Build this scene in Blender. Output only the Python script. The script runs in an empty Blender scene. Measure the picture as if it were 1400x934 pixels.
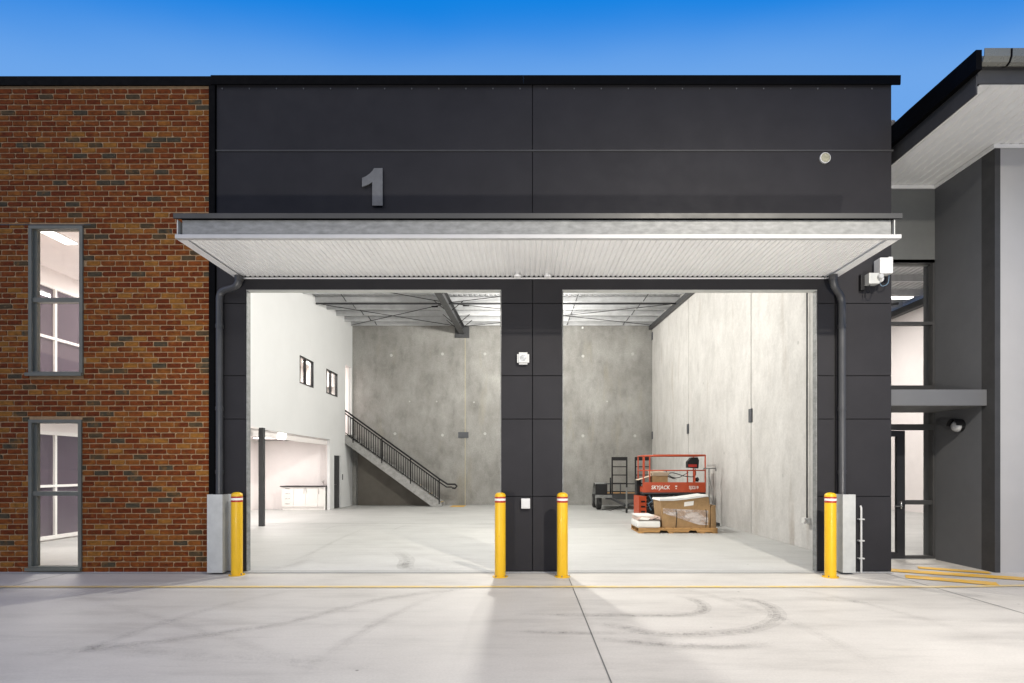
import bpy, bmesh, math, random
from mathutils import Vector, Matrix
R = math.radians
random.seed(7)
scene = bpy.context.scene
COL = scene.collection

# ------------------------------------------------------------------ camera
cam_d = bpy.data.cameras.new("camera"); cam = bpy.data.objects.new("camera", cam_d)
COL.objects.link(cam); scene.camera = cam
cam.location = (0, -9, 1.65); cam.rotation_euler = (R(90), 0, 0)
cam_d.sensor_width = 36; cam_d.lens = 19.9
cam_d.shift_x = -17 / 1400; cam_d.shift_y = 174 / 1400
cam_d.clip_start = 0.05; cam_d.clip_end = 3000

# ------------------------------------------------------------------ world: dusk sky
W = bpy.data.worlds.new("World"); scene.world = W; W.use_nodes = True
nt = W.node_tree; nt.nodes.clear()
out = nt.nodes.new('ShaderNodeOutputWorld'); bg = nt.nodes.new('ShaderNodeBackground')
tc = nt.nodes.new('ShaderNodeTexCoord'); sp = nt.nodes.new('ShaderNodeSeparateXYZ')
rmp = nt.nodes.new('ShaderNodeValToRGB')
nt.links.new(tc.outputs['Generated'], sp.inputs[0])
nz = nt.nodes.new('ShaderNodeTexNoise'); nz.inputs['Scale'].default_value = 1.6; nz.inputs['Detail'].default_value = 3
mp = nt.nodes.new('ShaderNodeMapping'); mp.inputs['Scale'].default_value = (1, 1, 3)
nt.links.new(tc.outputs['Generated'], mp.inputs[0]); nt.links.new(mp.outputs[0], nz.inputs['Vector'])
ma = nt.nodes.new('ShaderNodeMath'); ma.operation = 'MULTIPLY_ADD'
nt.links.new(nz.outputs['Fac'], ma.inputs[0]); ma.inputs[1].default_value = 0.07
def mth(op, a, b):
    x = nt.nodes.new('ShaderNodeMath'); x.operation = op
    for i, v in enumerate((a, b)):
        if isinstance(v, (int, float)): x.inputs[i].default_value = v
        else: nt.links.new(v, x.inputs[i])
    return x.outputs[0]
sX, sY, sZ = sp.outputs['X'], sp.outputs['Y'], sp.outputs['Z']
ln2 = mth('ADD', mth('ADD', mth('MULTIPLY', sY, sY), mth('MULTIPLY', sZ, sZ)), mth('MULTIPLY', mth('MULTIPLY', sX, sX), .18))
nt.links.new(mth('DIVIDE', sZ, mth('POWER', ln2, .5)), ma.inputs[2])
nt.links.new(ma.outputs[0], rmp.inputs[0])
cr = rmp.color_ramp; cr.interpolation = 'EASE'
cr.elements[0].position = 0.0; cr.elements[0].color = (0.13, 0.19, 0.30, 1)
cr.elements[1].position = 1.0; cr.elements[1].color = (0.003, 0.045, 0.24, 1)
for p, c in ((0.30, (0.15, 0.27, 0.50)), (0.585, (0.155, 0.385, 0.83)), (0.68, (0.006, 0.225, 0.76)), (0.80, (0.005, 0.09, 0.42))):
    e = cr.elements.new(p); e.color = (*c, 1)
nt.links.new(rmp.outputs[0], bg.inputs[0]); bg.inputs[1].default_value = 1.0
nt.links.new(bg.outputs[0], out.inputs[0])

scene.view_settings.view_transform = 'Standard'; scene.view_settings.look = 'None'
scene.view_settings.exposure = 0.0; scene.view_settings.gamma = 1.0
scene.cycles.max_bounces = 8; scene.cycles.diffuse_bounces = 4
scene.cycles.transparent_max_bounces = 12
scene.cycles.sample_clamp_indirect = 4

def lamp(name, kind, loc, power, color, target=None, size=0.3, size_y=None, spot=None, parent=None, blend=.3, spread=None):
    d = bpy.data.lights.new(name, kind); o = bpy.data.objects.new(name, d); COL.objects.link(o)
    o.location = loc; d.energy = power; d.color = color
    if kind == 'AREA':
        d.size = size
        if size_y: d.shape = 'RECTANGLE'; d.size_y = size_y
        if spread: d.spread = R(spread)
    elif kind in ('POINT', 'SPOT'):
        d.shadow_soft_size = size
        if spot: d.spot_size = R(spot); d.spot_blend = blend
    elif kind == 'SUN':
        d.angle = R(size)
    if target is not None:
        o.rotation_euler = (Vector(target) - Vector(loc)).to_track_quat('-Z', 'Y').to_euler()
    return o
# added fill standing in for daylight: broad, soft lamp from the building's front left
lamp('fill_sun', 'SUN', (-12, -20, 18), 1.1, (1, .86, .68), target=(0, 0, 0), size=60)

# ------------------------------------------------------------------ helpers
def lin(*c):
    return tuple((x / 255 / 12.92) if x / 255 <= .04045 else ((x / 255 + .055) / 1.055) ** 2.4 for x in c)
class NT:
    def __init__(s, name):
        s.m = bpy.data.materials.new(name); s.m.use_nodes = True; s.t = s.m.node_tree; s.t.nodes.clear()
        s.out = s.n('ShaderNodeOutputMaterial')
    def n(s, typ, **kw):
        x = s.t.nodes.new(typ)
        for k, v in kw.items(): setattr(x, k, v)
        return x
    def l(s, a, b): s.t.links.new(a, b)
    def pos(s, scale=(1, 1, 1)):
        g = s.n('ShaderNodeNewGeometry'); m = s.n('ShaderNodeMapping'); m.inputs['Scale'].default_value = scale
        s.l(g.outputs['Position'], m.inputs[0]); return m.outputs[0]
    def noise(s, scale, detail=4, rough=.55, st=(1, 1, 1)):
        x = s.n('ShaderNodeTexNoise'); x.inputs['Scale'].default_value = scale; x.inputs['Detail'].default_value = detail
        x.inputs['Roughness'].default_value = rough; s.l(s.pos(st), x.inputs['Vector']); return x.outputs['Fac']
    def ramp(s, fac, stops, interp='LINEAR'):
        r = s.n('ShaderNodeValToRGB'); r.color_ramp.interpolation = interp
        e = r.color_ramp.elements
        while len(e) < len(stops): e.new(.5)
        for i, (p, c) in enumerate(stops):
            e[i].position = p; e[i].color = (*c, 1) if len(c) == 3 else c
        s.l(fac, r.inputs[0]); return r.outputs[0]
    def mix(s, a, b, fac, mode='MIX'):
        x = s.n('ShaderNodeMix', data_type='RGBA', blend_type=mode)
        for sock, v in ((x.inputs[6], a), (x.inputs[7], b), (x.inputs[0], fac)):
            if isinstance(v, (int, float)): sock.default_value = v
            elif isinstance(v, tuple): sock.default_value = (*v, 1) if len(v) == 3 else v
            else: s.l(v, sock)
        return x.outputs[2]
    def bsdf(s, col, rough=.6, metal=0, bump=None, bstr=.2, bdist=.01, spec=.5, coat=0):
        b = s.n('ShaderNodeBsdfPrincipled')
        for k, v in (('Base Color', col), ('Roughness', rough), ('Metallic', metal)):
            if isinstance(v, (int, float)): b.inputs[k].default_value = v
            elif isinstance(v, tuple): b.inputs[k].default_value = (*v, 1)
            else: s.l(v, b.inputs[k])
        b.inputs['Specular IOR Level'].default_value = spec
        b.inputs['Coat Weight'].default_value = coat
        if bump is not None:
            k = s.n('ShaderNodeBump'); k.inputs['Strength'].default_value = bstr; k.inputs['Distance'].default_value = bdist
            s.l(bump, k.inputs['Height']); s.l(k.outputs[0], b.inputs['Normal'])
        s.l(b.outputs[0], s.out.inputs[0]); s.b = b; return s.m
def grey(v): return (v, v, v)
def simple(name, col, rough=.5, metal=0, var=.12, scale=4, st=(1, 1, 1), bstr=.05, spec=.5, coat=0):
    q = NT(name); f = q.noise(scale, 5, .6, st)
    c = q.ramp(f, [(.3, tuple(x * (1 - var) for x in col)), (.7, tuple(min(1, x * (1 + var)) for x in col))])
    f2 = q.noise(scale * 3, 3, .6)
    r = q.ramp(f2, [(.3, grey(max(.02, rough - .06))), (.7, grey(min(1, rough + .08)))])
    return q.bsdf(c, r, metal, f2, bstr, .004, spec, coat)

M = {}
M['black_flash'] = simple('black_flash', (.0022, .0022, .0025), .6, spec=.06)
M['panel'] = simple('panel', (.0265, .0258, .0282), .65, var=.10, scale=1.1, bstr=.03, spec=.14)
M['panel_core'] = simple('panel_core', (.006, .006, .007), .8)
M['charcoal'] = simple('charcoal', (.050, .050, .050), .5, spec=.25)
M['charcoal_wall'] = simple('charcoal_wall', (.118, .121, .125), .65, var=.05, scale=1.5, spec=.25)
M['mid_grey'] = simple('mid_grey', (.13, .135, .13), .6, var=.05)
M['light_grey_wall'] = simple('light_grey_wall', (.40, .395, .385), .7, var=.04, scale=1.2)
M['frame_grey'] = simple('frame_grey', (.155, .155, .125), .45, spec=.3)
M['frame_black'] = simple('frame_black', (.02, .02, .022), .35)
M['white_paint'] = simple('white_paint', (.80, .79, .77), .6, var=.03)
M['partition_paint'] = simple('partition_paint', (.70, .71, .71), .8, var=.025, scale=.8)
M['plaster'] = simple('plaster', (.80, .76, .745), .8, var=.02)
M['soffit'] = simple('soffit', (.82, .82, .81), .42, var=.03, scale=2)
M['angle_paint'] = simple('angle_paint', (.42, .42, .415), .5, var=.05)
M['eave_soffit'] = simple('eave_soffit', (.80, .80, .78), .5, var=.03, scale=2)
M['galv'] = simple('galv', (.22, .225, .22), .6, .15, var=.25, scale=7, st=(1, 1, 2.5), bstr=.03, spec=.2)
M['strip_metal'] = simple('strip_metal', (.05, .05, .048), .5, .3, var=.1, scale=1)
M['galv_bright'] = simple('galv_bright', (.50, .51, .485), .55, .2, var=.10, scale=6)
M['roof_sheet'] = simple('roof_sheet', (.45, .46, .47), .5, .1, var=.12, scale=.7)
M['purlin'] = simple('purlin', (.52, .53, .54), .45, .4, var=.12, scale=3)
M['steel_dark'] = simple('steel_dark', (.055, .057, .060), .5, .2)
M['steel_black'] = simple('steel_black', (.010, .010, .011), .55, spec=.3)
M['rubber'] = simple('rubber', (.018, .018, .018), .8)
M['pipe_dark'] = simple('pipe_dark', (.05, .051, .053), .35, spec=.5)
M['pvc'] = simple('pvc', (.50, .50, .48), .4)
M['plastic_white'] = simple('plastic_white', (.62, .62, .60), .4)
M['yellow'] = simple('yellow', (.76, .45, .006), .40, var=.08, scale=4, coat=.15)
def yellow_post():
    q = NT('post_yellow'); f = q.noise(5, 5, .6, (1, 1, .4)); f2 = q.noise(28, 4, .7, (1, 1, .5)); f3 = q.noise(70, 3, .6)
    c = q.ramp(f, [(.3, (.68, .395, .006)), (.7, (.80, .48, .008))])
    c = q.mix(c, (.30, .20, .05), q.ramp(f2, [(.66, grey(0)), (.72, grey(.55))]))
    return q.bsdf(c, q.ramp(f2, [(.3, grey(.3)), (.7, grey(.5))]), 0, f3, .12, .002, .5, .1)
M['post_yellow'] = yellow_post()
M['red_tape'] = simple('red_tape', (.36, .02, .012), .4)
M['white_tape'] = simple('white_tape', (.8, .78, .74), .4)
M['orange_red'] = simple('orange_red', (.44, .060, .016), .42, var=.12, scale=6)
M['number_steel'] = simple('number_steel', (.13, .132, .13), .45, .3, var=.15, scale=8)
M['card'] = simple('card', (.30, .19, .09), .85, var=.12, scale=9)
M['card_pale'] = simple('card_pale', (.62, .50, .38), .8, var=.08, scale=6)
M['wood'] = simple('wood', (.42, .24, .09), .75, var=.25, scale=6, st=(.3, 2, 4))
M['foam'] = simple('foam', (.72, .72, .70), .7, var=.05)
M['pink_wrap'] = simple('pink_wrap', (.55, .42, .36), .4, var=.2, scale=12)
M['bench_top'] = simple('bench_top', (.014, .012, .012), .3)
M['cabinet'] = simple('cabinet', (.82, .80, .77), .35, var=.02)
M['steel_handle'] = simple('steel_handle', (.55, .54, .52), .25, .9)
M['blind_grey'] = simple('blind_grey', (.45, .44, .46), .7)
M['lens_grey'] = simple('lens_grey', (.42, .43, .43), .2, var=.2, scale=30)
M['beige'] = simple('beige', (.30, .29, .20), .5, var=.3, scale=30)
M['mortar'] = simple('mortar', (.37, .235, .12), .95, var=.2, scale=14, bstr=.4)
M['tread'] = simple('tread', (.30, .30, .29), .8, var=.2, scale=8)
M['pad_red'] = simple('pad_red', (.35, .10, .03), .7)
M['cable_blue'] = simple('cable_blue', (.10, .16, .22), .5)

def emit(name, col, s):
    q = NT(name); e = q.n('ShaderNodeEmission'); e.inputs[0].default_value = (*col, 1); e.inputs[1].default_value = s
    q.l(e.outputs[0], q.out.inputs[0]); return q.m
M['lamp'] = emit('lamp', (1, .97, .93), 5)
M['lamp_soft'] = emit('lamp_soft', (1, .95, .88), 2.2)

def glass(name, tint, gloss=.10, rough=.02, milky=0, mcol=(.8, .76, .75)):
    q = NT(name); t = q.n('ShaderNodeBsdfTransparent'); t.inputs[0].default_value = (*tint, 1)
    g = q.n('ShaderNodeBsdfGlossy'); g.inputs['Roughness'].default_value = rough
    fr = q.n('ShaderNodeLayerWeight'); fr.inputs[0].default_value = .5
    pw = q.n('ShaderNodeMath', operation='POWER'); q.l(fr.outputs['Facing'], pw.inputs[0]); pw.inputs[1].default_value = 5
    mm = q.n('ShaderNodeMath', operation='MULTIPLY_ADD'); q.l(pw.outputs[0], mm.inputs[0]); mm.inputs[1].default_value = .9; mm.inputs[2].default_value = gloss
    m = q.n('ShaderNodeMixShader'); q.l(mm.outputs[0], m.inputs[0]); q.l(t.outputs[0], m.inputs[1]); q.l(g.outputs[0], m.inputs[2])
    if milky:
        df = q.n('ShaderNodeBsdfDiffuse'); df.inputs[0].default_value = (*mcol, 1)
        m2 = q.n('ShaderNodeMixShader')
        if mcol[0] < .6: m2.inputs[0].default_value = milky
        else: q.l(q.ramp(q.noise(3.2, 3, .5, (1, 1, 3)), [(.42, grey(milky * .6)), (.62, grey(milky * 2.2))]), m2.inputs[0])
        q.l(m.outputs[0], m2.inputs[1]); q.l(df.outputs[0], m2.inputs[2]); m = m2
    q.l(m.outputs[0], q.out.inputs[0]); return q.m
M['glass'] = glass('glass', (.97, .98, .97), .025)
M['glass_tint'] = glass('glass_tint', (.25, .15, .21), .10, .02, .22, (.40, .32, .40))
M['film'] = glass('film', (.95, .90, .90), .12, .2, .22)

def brick_mat():
    q = NT('brick_face')
    a = q.n('ShaderNodeAttribute'); a.attribute_name = 'tone'
    base = q.ramp(a.outputs['Fac'], [(0, (.140, .034, .008)), (.26, (.112, .024, .006)), (.48, (.158, .044, .010)), (.66, (.180, .062, .014)),
                  (.80, (.225, .098, .022)), (.845, (.125, .045, .016)), (.87, (.066, .046, .028)), (.94, (.056, .046, .034)), (.97, (.15, .055, .02))], 'CONSTANT')
    f = q.noise(9, 5, .7, (1, 1, 2.2))
    f0 = q.noise(5.5, 3, .6)
    base = q.mix(base, (.26, .115, .025), q.ramp(f0, [(.54, grey(0)), (.70, grey(.5))]))
    c = q.mix(base, q.ramp(f, [(.32, grey(.55)), (.52, grey(1)), (.72, (1.45, 1.35, 1.2))]), 1.0, 'MULTIPLY')
    f2 = q.noise(38, 2, .5)
    sp_ = q.ramp(f2, [(.70, grey(0)), (.76, grey(.55))])
    c = q.mix(c, (.34, .23, .13), sp_)
    c = q.mix(c, (1.22, 1.16, .92), 1.0, 'MULTIPLY')
    return q.bsdf(c, .9, 0, f2, .5, .004, .2)
M['brick'] = brick_mat()

def concrete_wall(name, c1, c2, stain=(.5, .42, .30), sv=.3, k=1.):
    q = NT(name)
    f = q.noise(.55, 7, .62); f2 = q.noise(2.6, 6, .65, (1, 1, .45)); f3 = q.noise(22, 4, .6)
    c = q.mix(q.ramp(f, [(.34, c1), (.66, c2)]), q.ramp(f2, [(.3, grey(1 - .22 * k)), (.5, grey(1)), (.72, grey(1 + .14 * k))]), 1, 'MULTIPLY')
    f4 = q.noise(1.7, 3, .5, (1.2, 1.2, .22))
    c = q.mix(c, stain, q.ramp(f4, [(.62, grey(0)), (.78, grey(sv))]))
    # swirled trowel marks
    w = q.n('ShaderNodeTexWave'); w.wave_type = 'RINGS'; w.inputs['Scale'].default_value = .9; w.inputs['Distortion'].default_value = 14
    w.inputs['Detail'].default_value = 4; w.inputs['Detail Scale'].default_value = 1.4; q.l(q.pos(), w.inputs['Vector'])
    c = q.mix(c, tuple(min(1, x * 1.25) for x in c2), q.ramp(w.outputs['Fac'], [(.75, grey(0)), (1, grey(.10))]))
    c = q.mix(c, q.ramp(f3, [(.3, grey(1 - .12 * k)), (.7, grey(1 + .1 * k))]), 1, 'MULTIPLY')
    return q.bsdf(c, .75, 0, f3, .15, .004, .35)
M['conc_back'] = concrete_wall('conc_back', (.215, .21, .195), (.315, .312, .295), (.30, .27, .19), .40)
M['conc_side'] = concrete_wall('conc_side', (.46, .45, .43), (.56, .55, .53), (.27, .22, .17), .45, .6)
M['grout'] = simple('grout', (.44, .44, .42), .8)
M['sealant'] = simple('sealant', (.40, .37, .26), .8)
M['sealant_dark'] = simple('sealant_dark', (.12, .11, .085), .8)
M['weld_plate'] = simple('weld_plate', (.06, .065, .075), .5)

def ground_mat(name, base, hi, spread=1.0):
    q = NT(name)
    f = q.noise(.35, 6, .6); f2 = q.noise(1.6, 7, .7, (.35, 1.6, 1)); f3 = q.noise(45, 4, .7)
    c = q.ramp(f, [(.3, base), (.7, hi)])
    c = q.mix(c, q.ramp(f2, [(.28, grey(.80)), (.5, grey(1)), (.75, grey(1.09))]), 1, 'MULTIPLY')
    c = q.mix(c, q.ramp(f3, [(.3, grey(.93)), (.7, grey(1.06))]), 1, 'MULTIPLY')
    # dark grit and little stains
    v = q.n('ShaderNodeTexVoronoi'); v.inputs['Scale'].default_value = 1.5; q.l(q.pos(), v.inputs['Vector'])
    spots = q.ramp(v.outputs['Distance'], [(.012, grey(.7)), (.03, grey(0))])
    c = q.mix(c, (.06, .055, .05), spots)
    f5 = q.noise(3.2, 5, .75, (.15, 2.4, 1))
    c = q.mix(c, tuple(x * .62 for x in base), q.ramp(f5, [(.60, grey(0)), (.80, grey(.45 * spread))]))
    rr = q.ramp(f2, [(.3, grey(.48)), (.7, grey(.66))])
    return q.bsdf(c, rr, 0, f3, .12, .003, .4)
M['ground'] = ground_mat('ground_concrete', (.455, .438, .40), (.57, .552, .508))
M['floor'] = ground_mat('floor_concrete', (.42, .424, .412), (.50, .503, .49), 1.)
def worn_line():
    q = NT('line_paint'); f = q.noise(7, 6, .75, (.5, 1, 1)); f2 = q.noise(.4, 2, .5)
    c = q.mix((.70, .48, .10), (.56, .50, .37), q.ramp(f, [(.36, grey(.15)), (.62, grey(.9))]))
    return q.bsdf(c, .7)
M['line_paint'] = worn_line()
def worn_hatch():
    q = NT('hatch_paint'); f = q.noise(9, 6, .75)
    return q.bsdf(q.mix((.70, .40, .03), (.52, .46, .34), q.ramp(f, [(.45, grey(0)), (.66, grey(.6))])), .7)
M['hatch_paint'] = worn_hatch()
def tyre():
    q = NT('tyre_mark'); f = q.noise(6, 6, .8); f2 = q.noise(60, 3, .7)
    a = q.n('ShaderNodeAttribute'); a.attribute_name = 'tone'
    m1 = q.ramp(f, [(.34, grey(.05)), (.66, grey(.8))]); m2 = q.ramp(f2, [(.36, grey(.15)), (.62, grey(1))])
    fac = q.mix(q.mix(m1, m2, 1, 'MULTIPLY'), a.outputs['Color'], 1, 'MULTIPLY')
    d = q.n('ShaderNodeBsdfDiffuse'); d.inputs[0].default_value = (.11, .107, .10, 1); t = q.n('ShaderNodeBsdfTransparent')
    mm = q.n('ShaderNodeMixShader'); q.l(fac, mm.inputs[0]); q.l(t.outputs[0], mm.inputs[1]); q.l(d.outputs[0], mm.inputs[2])
    q.l(mm.outputs[0], q.out.inputs[0]); return q.m
M['tyre'] = tyre()

class MB:
    """collects verts and faces; build() links them as ONE mesh object"""
    def __init__(s): s.v = []; s.f = []; s.t = []; s.sm = []
    def face(s, idx, tone=0, sm=False): s.f.append(idx); s.t.append(tone); s.sm.append(sm)
    def box(s, x0, x1, y0, y1, z0, z1, tone=0, bev=0):
        if bev > 0: return s.bbox(x0, x1, y0, y1, z0, z1, bev, tone)
        b = len(s.v)
        for z in (z0, z1):
            s.v += [(x0, y0, z), (x1, y0, z), (x1, y1, z), (x0, y1, z)]
        for q in ((0, 3, 2, 1), (4, 5, 6, 7), (0, 1, 5, 4), (1, 2, 6, 5), (2, 3, 7, 6), (3, 0, 4, 7)):
            s.face([b + i for i in q], tone)
        return s
    def bbox(s, x0, x1, y0, y1, z0, z1, bev, tone=0):
        bm = bmesh.new(); bmesh.ops.create_cube(bm, size=1)
        for v in bm.verts:
            v.co = Vector(((x0 + x1) / 2 + v.co.x * (x1 - x0), (y0 + y1) / 2 + v.co.y * (y1 - y0), (z0 + z1) / 2 + v.co.z * (z1 - z0)))
        bmesh.ops.bevel(bm, geom=bm.edges[:], offset=bev, segments=2, affect='EDGES', profile=.6)
        s.add(bm, tone); return s
    def add(s, bm, tone=0, sm=False):
        b = len(s.v); bm.verts.index_update()
        s.v += [tuple(v.co) for v in bm.verts]
        for f in bm.faces: s.face([b + v.index for v in f.verts], tone, sm)
        bm.free()
    def tube(s, pts, r, n=10, cap=True, tone=0):
        pts = [Vector(p) for p in pts]; b = len(s.v); N = len(pts)
        rs = r if isinstance(r, (list, tuple)) else [r] * N
        prev = None
        for i, p in enumerate(pts):
            if i == 0: d = pts[1] - p
            elif i == N - 1: d = p - pts[i - 1]
            else: d = (pts[i + 1] - p).normalized() + (p - pts[i - 1]).normalized()
            d.normalize()
            if prev is None:
                u = d.orthogonal().normalized()
            else:
                u = (prev - d * prev.dot(d)); u.normalize()
            prev = u; w = d.cross(u)
            for k in range(n):
                a = 2 * math.pi * (k + .5) / n
                s.v.append(tuple(p + (u * math.cos(a) + w * math.sin(a)) * rs[i]))
        for i in range(N - 1):
            for k in range(n):
                s.face([b + i * n + k, b + i * n + (k + 1) % n, b + (i + 1) * n + (k + 1) % n, b + (i + 1) * n + k], tone, n > 6)
        if cap:
            s.face([b + k for k in range(n)][::-1], tone); s.face([b + (N - 1) * n + k for k in range(n)], tone)
        return s
    def bar(s, p, q, w, h=None, up=(0, 0, 1)):
        p = Vector(p); q = Vector(q); h = h or w; d = (q - p).normalized(); u = Vector(up)
        if abs(d.dot(u)) > .99: u = Vector((0, 1, 0))
        sx = d.cross(u).normalized(); sy = sx.cross(d).normalized(); b = len(s.v)
        for e in (p, q):
            for a, c in ((-1, -1), (1, -1), (1, 1), (-1, 1)): s.v.append(tuple(e + sx * a * w / 2 + sy * c * h / 2))
        for k in ((0, 1, 2, 3), (7, 6, 5, 4), (0, 4, 5, 1), (1, 5, 6, 2), (2, 6, 7, 3), (3, 7, 4, 0)): s.face([b + i for i in k])
        return s
    def prism(s, poly, a0, a1, axis='y', tone=0):
        """poly: 2D points; extruded between a0 and a1 on axis"""
        b = len(s.v); n = len(poly)
        for a in (a0, a1):
            for (u, w) in poly:
                s.v.append({'y': (u, a, w), 'x': (a, u, w), 'z': (u, w, a)}[axis])
        s.face([b + i for i in range(n)], tone); s.face([b + n + i for i in range(n)][::-1], tone)
        for i in range(n): s.face([b + i, b + n + i, b + n + (i + 1) % n, b + (i + 1) % n], tone)
        return s
    def lathe(s, prof, c, n=24, tone=0, axis='z'):
        b = len(s.v); m = len(prof)
        for (r, h) in prof:
            for k in range(n):
                a = 2 * math.pi * k / n; x, y = r * math.cos(a), r * math.sin(a)
                s.v.append({'z': (c[0] + x, c[1] + y, c[2] + h), 'y': (c[0] + x, c[1] - h, c[2] + y), 'x': (c[0] + h, c[1] + x, c[2] + y)}[axis])
        for i in range(m - 1):
            for k in range(n):
                s.face([b + i * n + k, b + i * n + (k + 1) % n, b + (i + 1) * n + (k + 1) % n, b + (i + 1) * n + k], tone, True)
        s.face([b + k for k in range(n)][::-1], tone); s.face([b + (m - 1) * n + k for k in range(n)], tone)
        return s
    def mesh(s, name, mat, off=(0, 0, 0), tone=False):
        me = bpy.data.meshes.new(name)
        me.from_pydata([(x - off[0], y - off[1], z - off[2]) for x, y, z in s.v], [], s.f)
        me.polygons.foreach_set('use_smooth', s.sm)
        bm = bmesh.new(); bm.from_mesh(me); bmesh.ops.recalc_face_normals(bm, faces=bm.faces[:])
        for e in bm.edges:
            if len(e.link_faces) == 2 and e.calc_face_angle(0) > .7: e.smooth = False
        bm.to_mesh(me); bm.free()
        if tone:
            at = me.attributes.new('tone', 'FLOAT', 'FACE'); at.data.foreach_set('value', s.t)
        me.materials.append(M[mat] if isinstance(mat, str) else mat); return me
    def build(s, name, mat, parent=None, label=None, kind=None, tone=False):
        off = ORIG.get(parent.name, (0, 0, 0)) if parent else (0, 0, 0)
        o = bpy.data.objects.new(name, s.mesh(name, mat, off, tone)); COL.objects.link(o)
        if parent: o.parent = parent; ORIG[o.name] = off
        if label: o['label'] = label
        if kind: o['kind'] = kind
        return o
ORIG = {}
def thing(name, label, cat, loc=(0, 0, 0), group=None):
    o = bpy.data.objects.new(name, None); o.empty_display_size = .2; COL.objects.link(o); o.location = loc
    ORIG[o.name] = tuple(loc); o['label'] = label; o['category'] = cat
    if group: o['group'] = group
    return o
def solo(mb, name, mat, label, cat, group=None, origin=None, tone=False):
    """a thing that is one mesh, its origin at its base"""
    if origin is None:
        xs, ys, zs = zip(*mb.v); origin = ((min(xs) + max(xs)) / 2, (min(ys) + max(ys)) / 2, min(zs))
    o = bpy.data.objects.new(name, mb.mesh(name, mat, origin, tone)); COL.objects.link(o); o.location = origin; ORIG[o.name] = origin
    o['label'] = label; o['category'] = cat
    if group: o['group'] = group
    return o
def B(*a, **k): return MB().box(*a, **k)
def copy_tree(o, parent=None):
    c = o.copy(); COL.objects.link(c); c.parent = parent
    for ch in list(o.children): copy_tree(ch, c)
    return c
def glyphs(txt, size, loc, parent, mat, name='lettering', shear=0, bold=.01, sx=1, align='LEFT'):
    cu = bpy.data.curves.new(name, 'FONT'); cu.body = txt; cu.size = size; cu.extrude = .002; cu.offset = bold * size; cu.shear = shear
    cu.align_x = align
    t = bpy.data.objects.new(name + '_tmp', cu); COL.objects.link(t)
    dg = bpy.context.evaluated_depsgraph_get(); me = bpy.data.meshes.new_from_object(t.evaluated_get(dg))
    bpy.data.objects.remove(t); bpy.data.curves.remove(cu)
    o = bpy.data.objects.new(name, me); COL.objects.link(o); me.materials.clear(); me.materials.append(M[mat])
    off = ORIG.get(parent.name, (0, 0, 0))
    me.transform(Matrix.Translation(Vector(loc) - Vector(off)) @ Matrix.Rotation(R(90), 4, 'X') @ Matrix.Diagonal((sx, 1, 1, 1)))
    o.parent = parent; return o

# ================================================================== SETTING
# outdoor ground: one sheet reaching the horizon
def structure(o): o['kind'] = 'structure'; return o
g = MB()
# 8 slabs between sawn joints near the building are cut as grooves: the sheet is split at the joints
g.v = [(-900, -900, 0), (900, -900, 0), (900, 900, 0), (-900, 900, 0)]; g.face([0, 1, 2, 3])
ground = structure(g.build('ground', 'ground'))
for jx in (.67, 5.69, -4.6 - 2.6):
    MB().box(jx - .005, jx + .005, -60, -.10, .0035, .004).build('control_joint', 'mid_grey', ground)
MB().box(-60, 5.8, -.066, -.05, .0035, .005).build('threshold_joint', 'steel_dark', ground)
ln = MB(); ln.v = [(-40, -1.17, .008), (5.95, -1.17, .008), (8.3, -.98, .008), (8.3, -.88, .008), (5.95, -1.05, .008), (-40, -1.05, .008)]
ln.face([0, 1, 4, 5]); ln.face([1, 2, 3, 4]); structure(ln.build('yellow_line', 'line_paint', ground))
def stripe(x0, y0, x1, y1, w):
    d = Vector((x1 - x0, y1 - y0)).normalized(); n_ = Vector((-d.y, d.x)) * w / 2; m = MB()
    m.v = [(x0 - n_.x, y0 - n_.y, .009), (x1 - n_.x, y1 - n_.y, .009), (x1 + n_.x, y1 + n_.y, .009), (x0 + n_.x, y0 + n_.y, .009)]
    m.face([0, 1, 2, 3]); return m.build('hatch_stripe', 'hatch_paint', ground)
stripe(5.86, .22, 8.3, -.95, .30); stripe(5.82, -.35, 6.75, -.93, .30); stripe(6.55, .42, 7.36, -.05, .24)
# tyre marks: flat rubber stains swept along curves on the concrete
def px(x, y):  # where a mark seen on the ground lies
    s = (y - 641) / 1.65; return ((x - 717) / s, 774 / s - 9)
def mark(pts, w, dark=1., z=.006, parent=None):
    P = [Vector(px(*p)) for p in pts]; Q = []
    for i in range(len(P) - 1):
        p0 = P[max(0, i - 1)]; p1 = P[i]; p2 = P[i + 1]; p3 = P[min(len(P) - 1, i + 2)]
        for k in range(8):
            t = k / 8; Q.append(.5 * ((2 * p1) + (p2 - p0) * t + (2 * p0 - 5 * p1 + 4 * p2 - p3) * t * t + (3 * p1 - p0 - 3 * p2 + p3) * t ** 3))
    Q.append(P[-1]); m = MB(); N = len(Q)
    for i, p in enumerate(Q):
        d = (Q[min(N - 1, i + 1)] - Q[max(0, i - 1)]).normalized(); n_ = Vector((-d.y, d.x)) * w / 2
        for k in (-1, -.4, .4, 1): m.v.append((p.x + n_.x * k, p.y + n_.y * k, z))
    for i in range(N - 1):
        e = min(1, i / 10, (N - 2 - i) / 10) * (.85 + .15 * math.sin(i * 1.7))
        for k in range(3):
            a = 4 * i + k; m.face([a, a + 1, a + 5, a + 4], dark * max(0, e) * (1. if k == 1 else .5))
    return m.build('tyre_mark', 'tyre', parent or ground, tone=True)
mark([(700, 840), (760, 841), (860, 842), (925, 842), (958, 837), (962, 828), (945, 819), (920, 815)], .16, .75)
mark([(800, 849), (850, 858), (890, 866), (940, 868), (1000, 865), (1045, 856), (1063, 842), (1050, 828), (1020, 820), (985, 819)], .2, .7, .0065)
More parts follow.
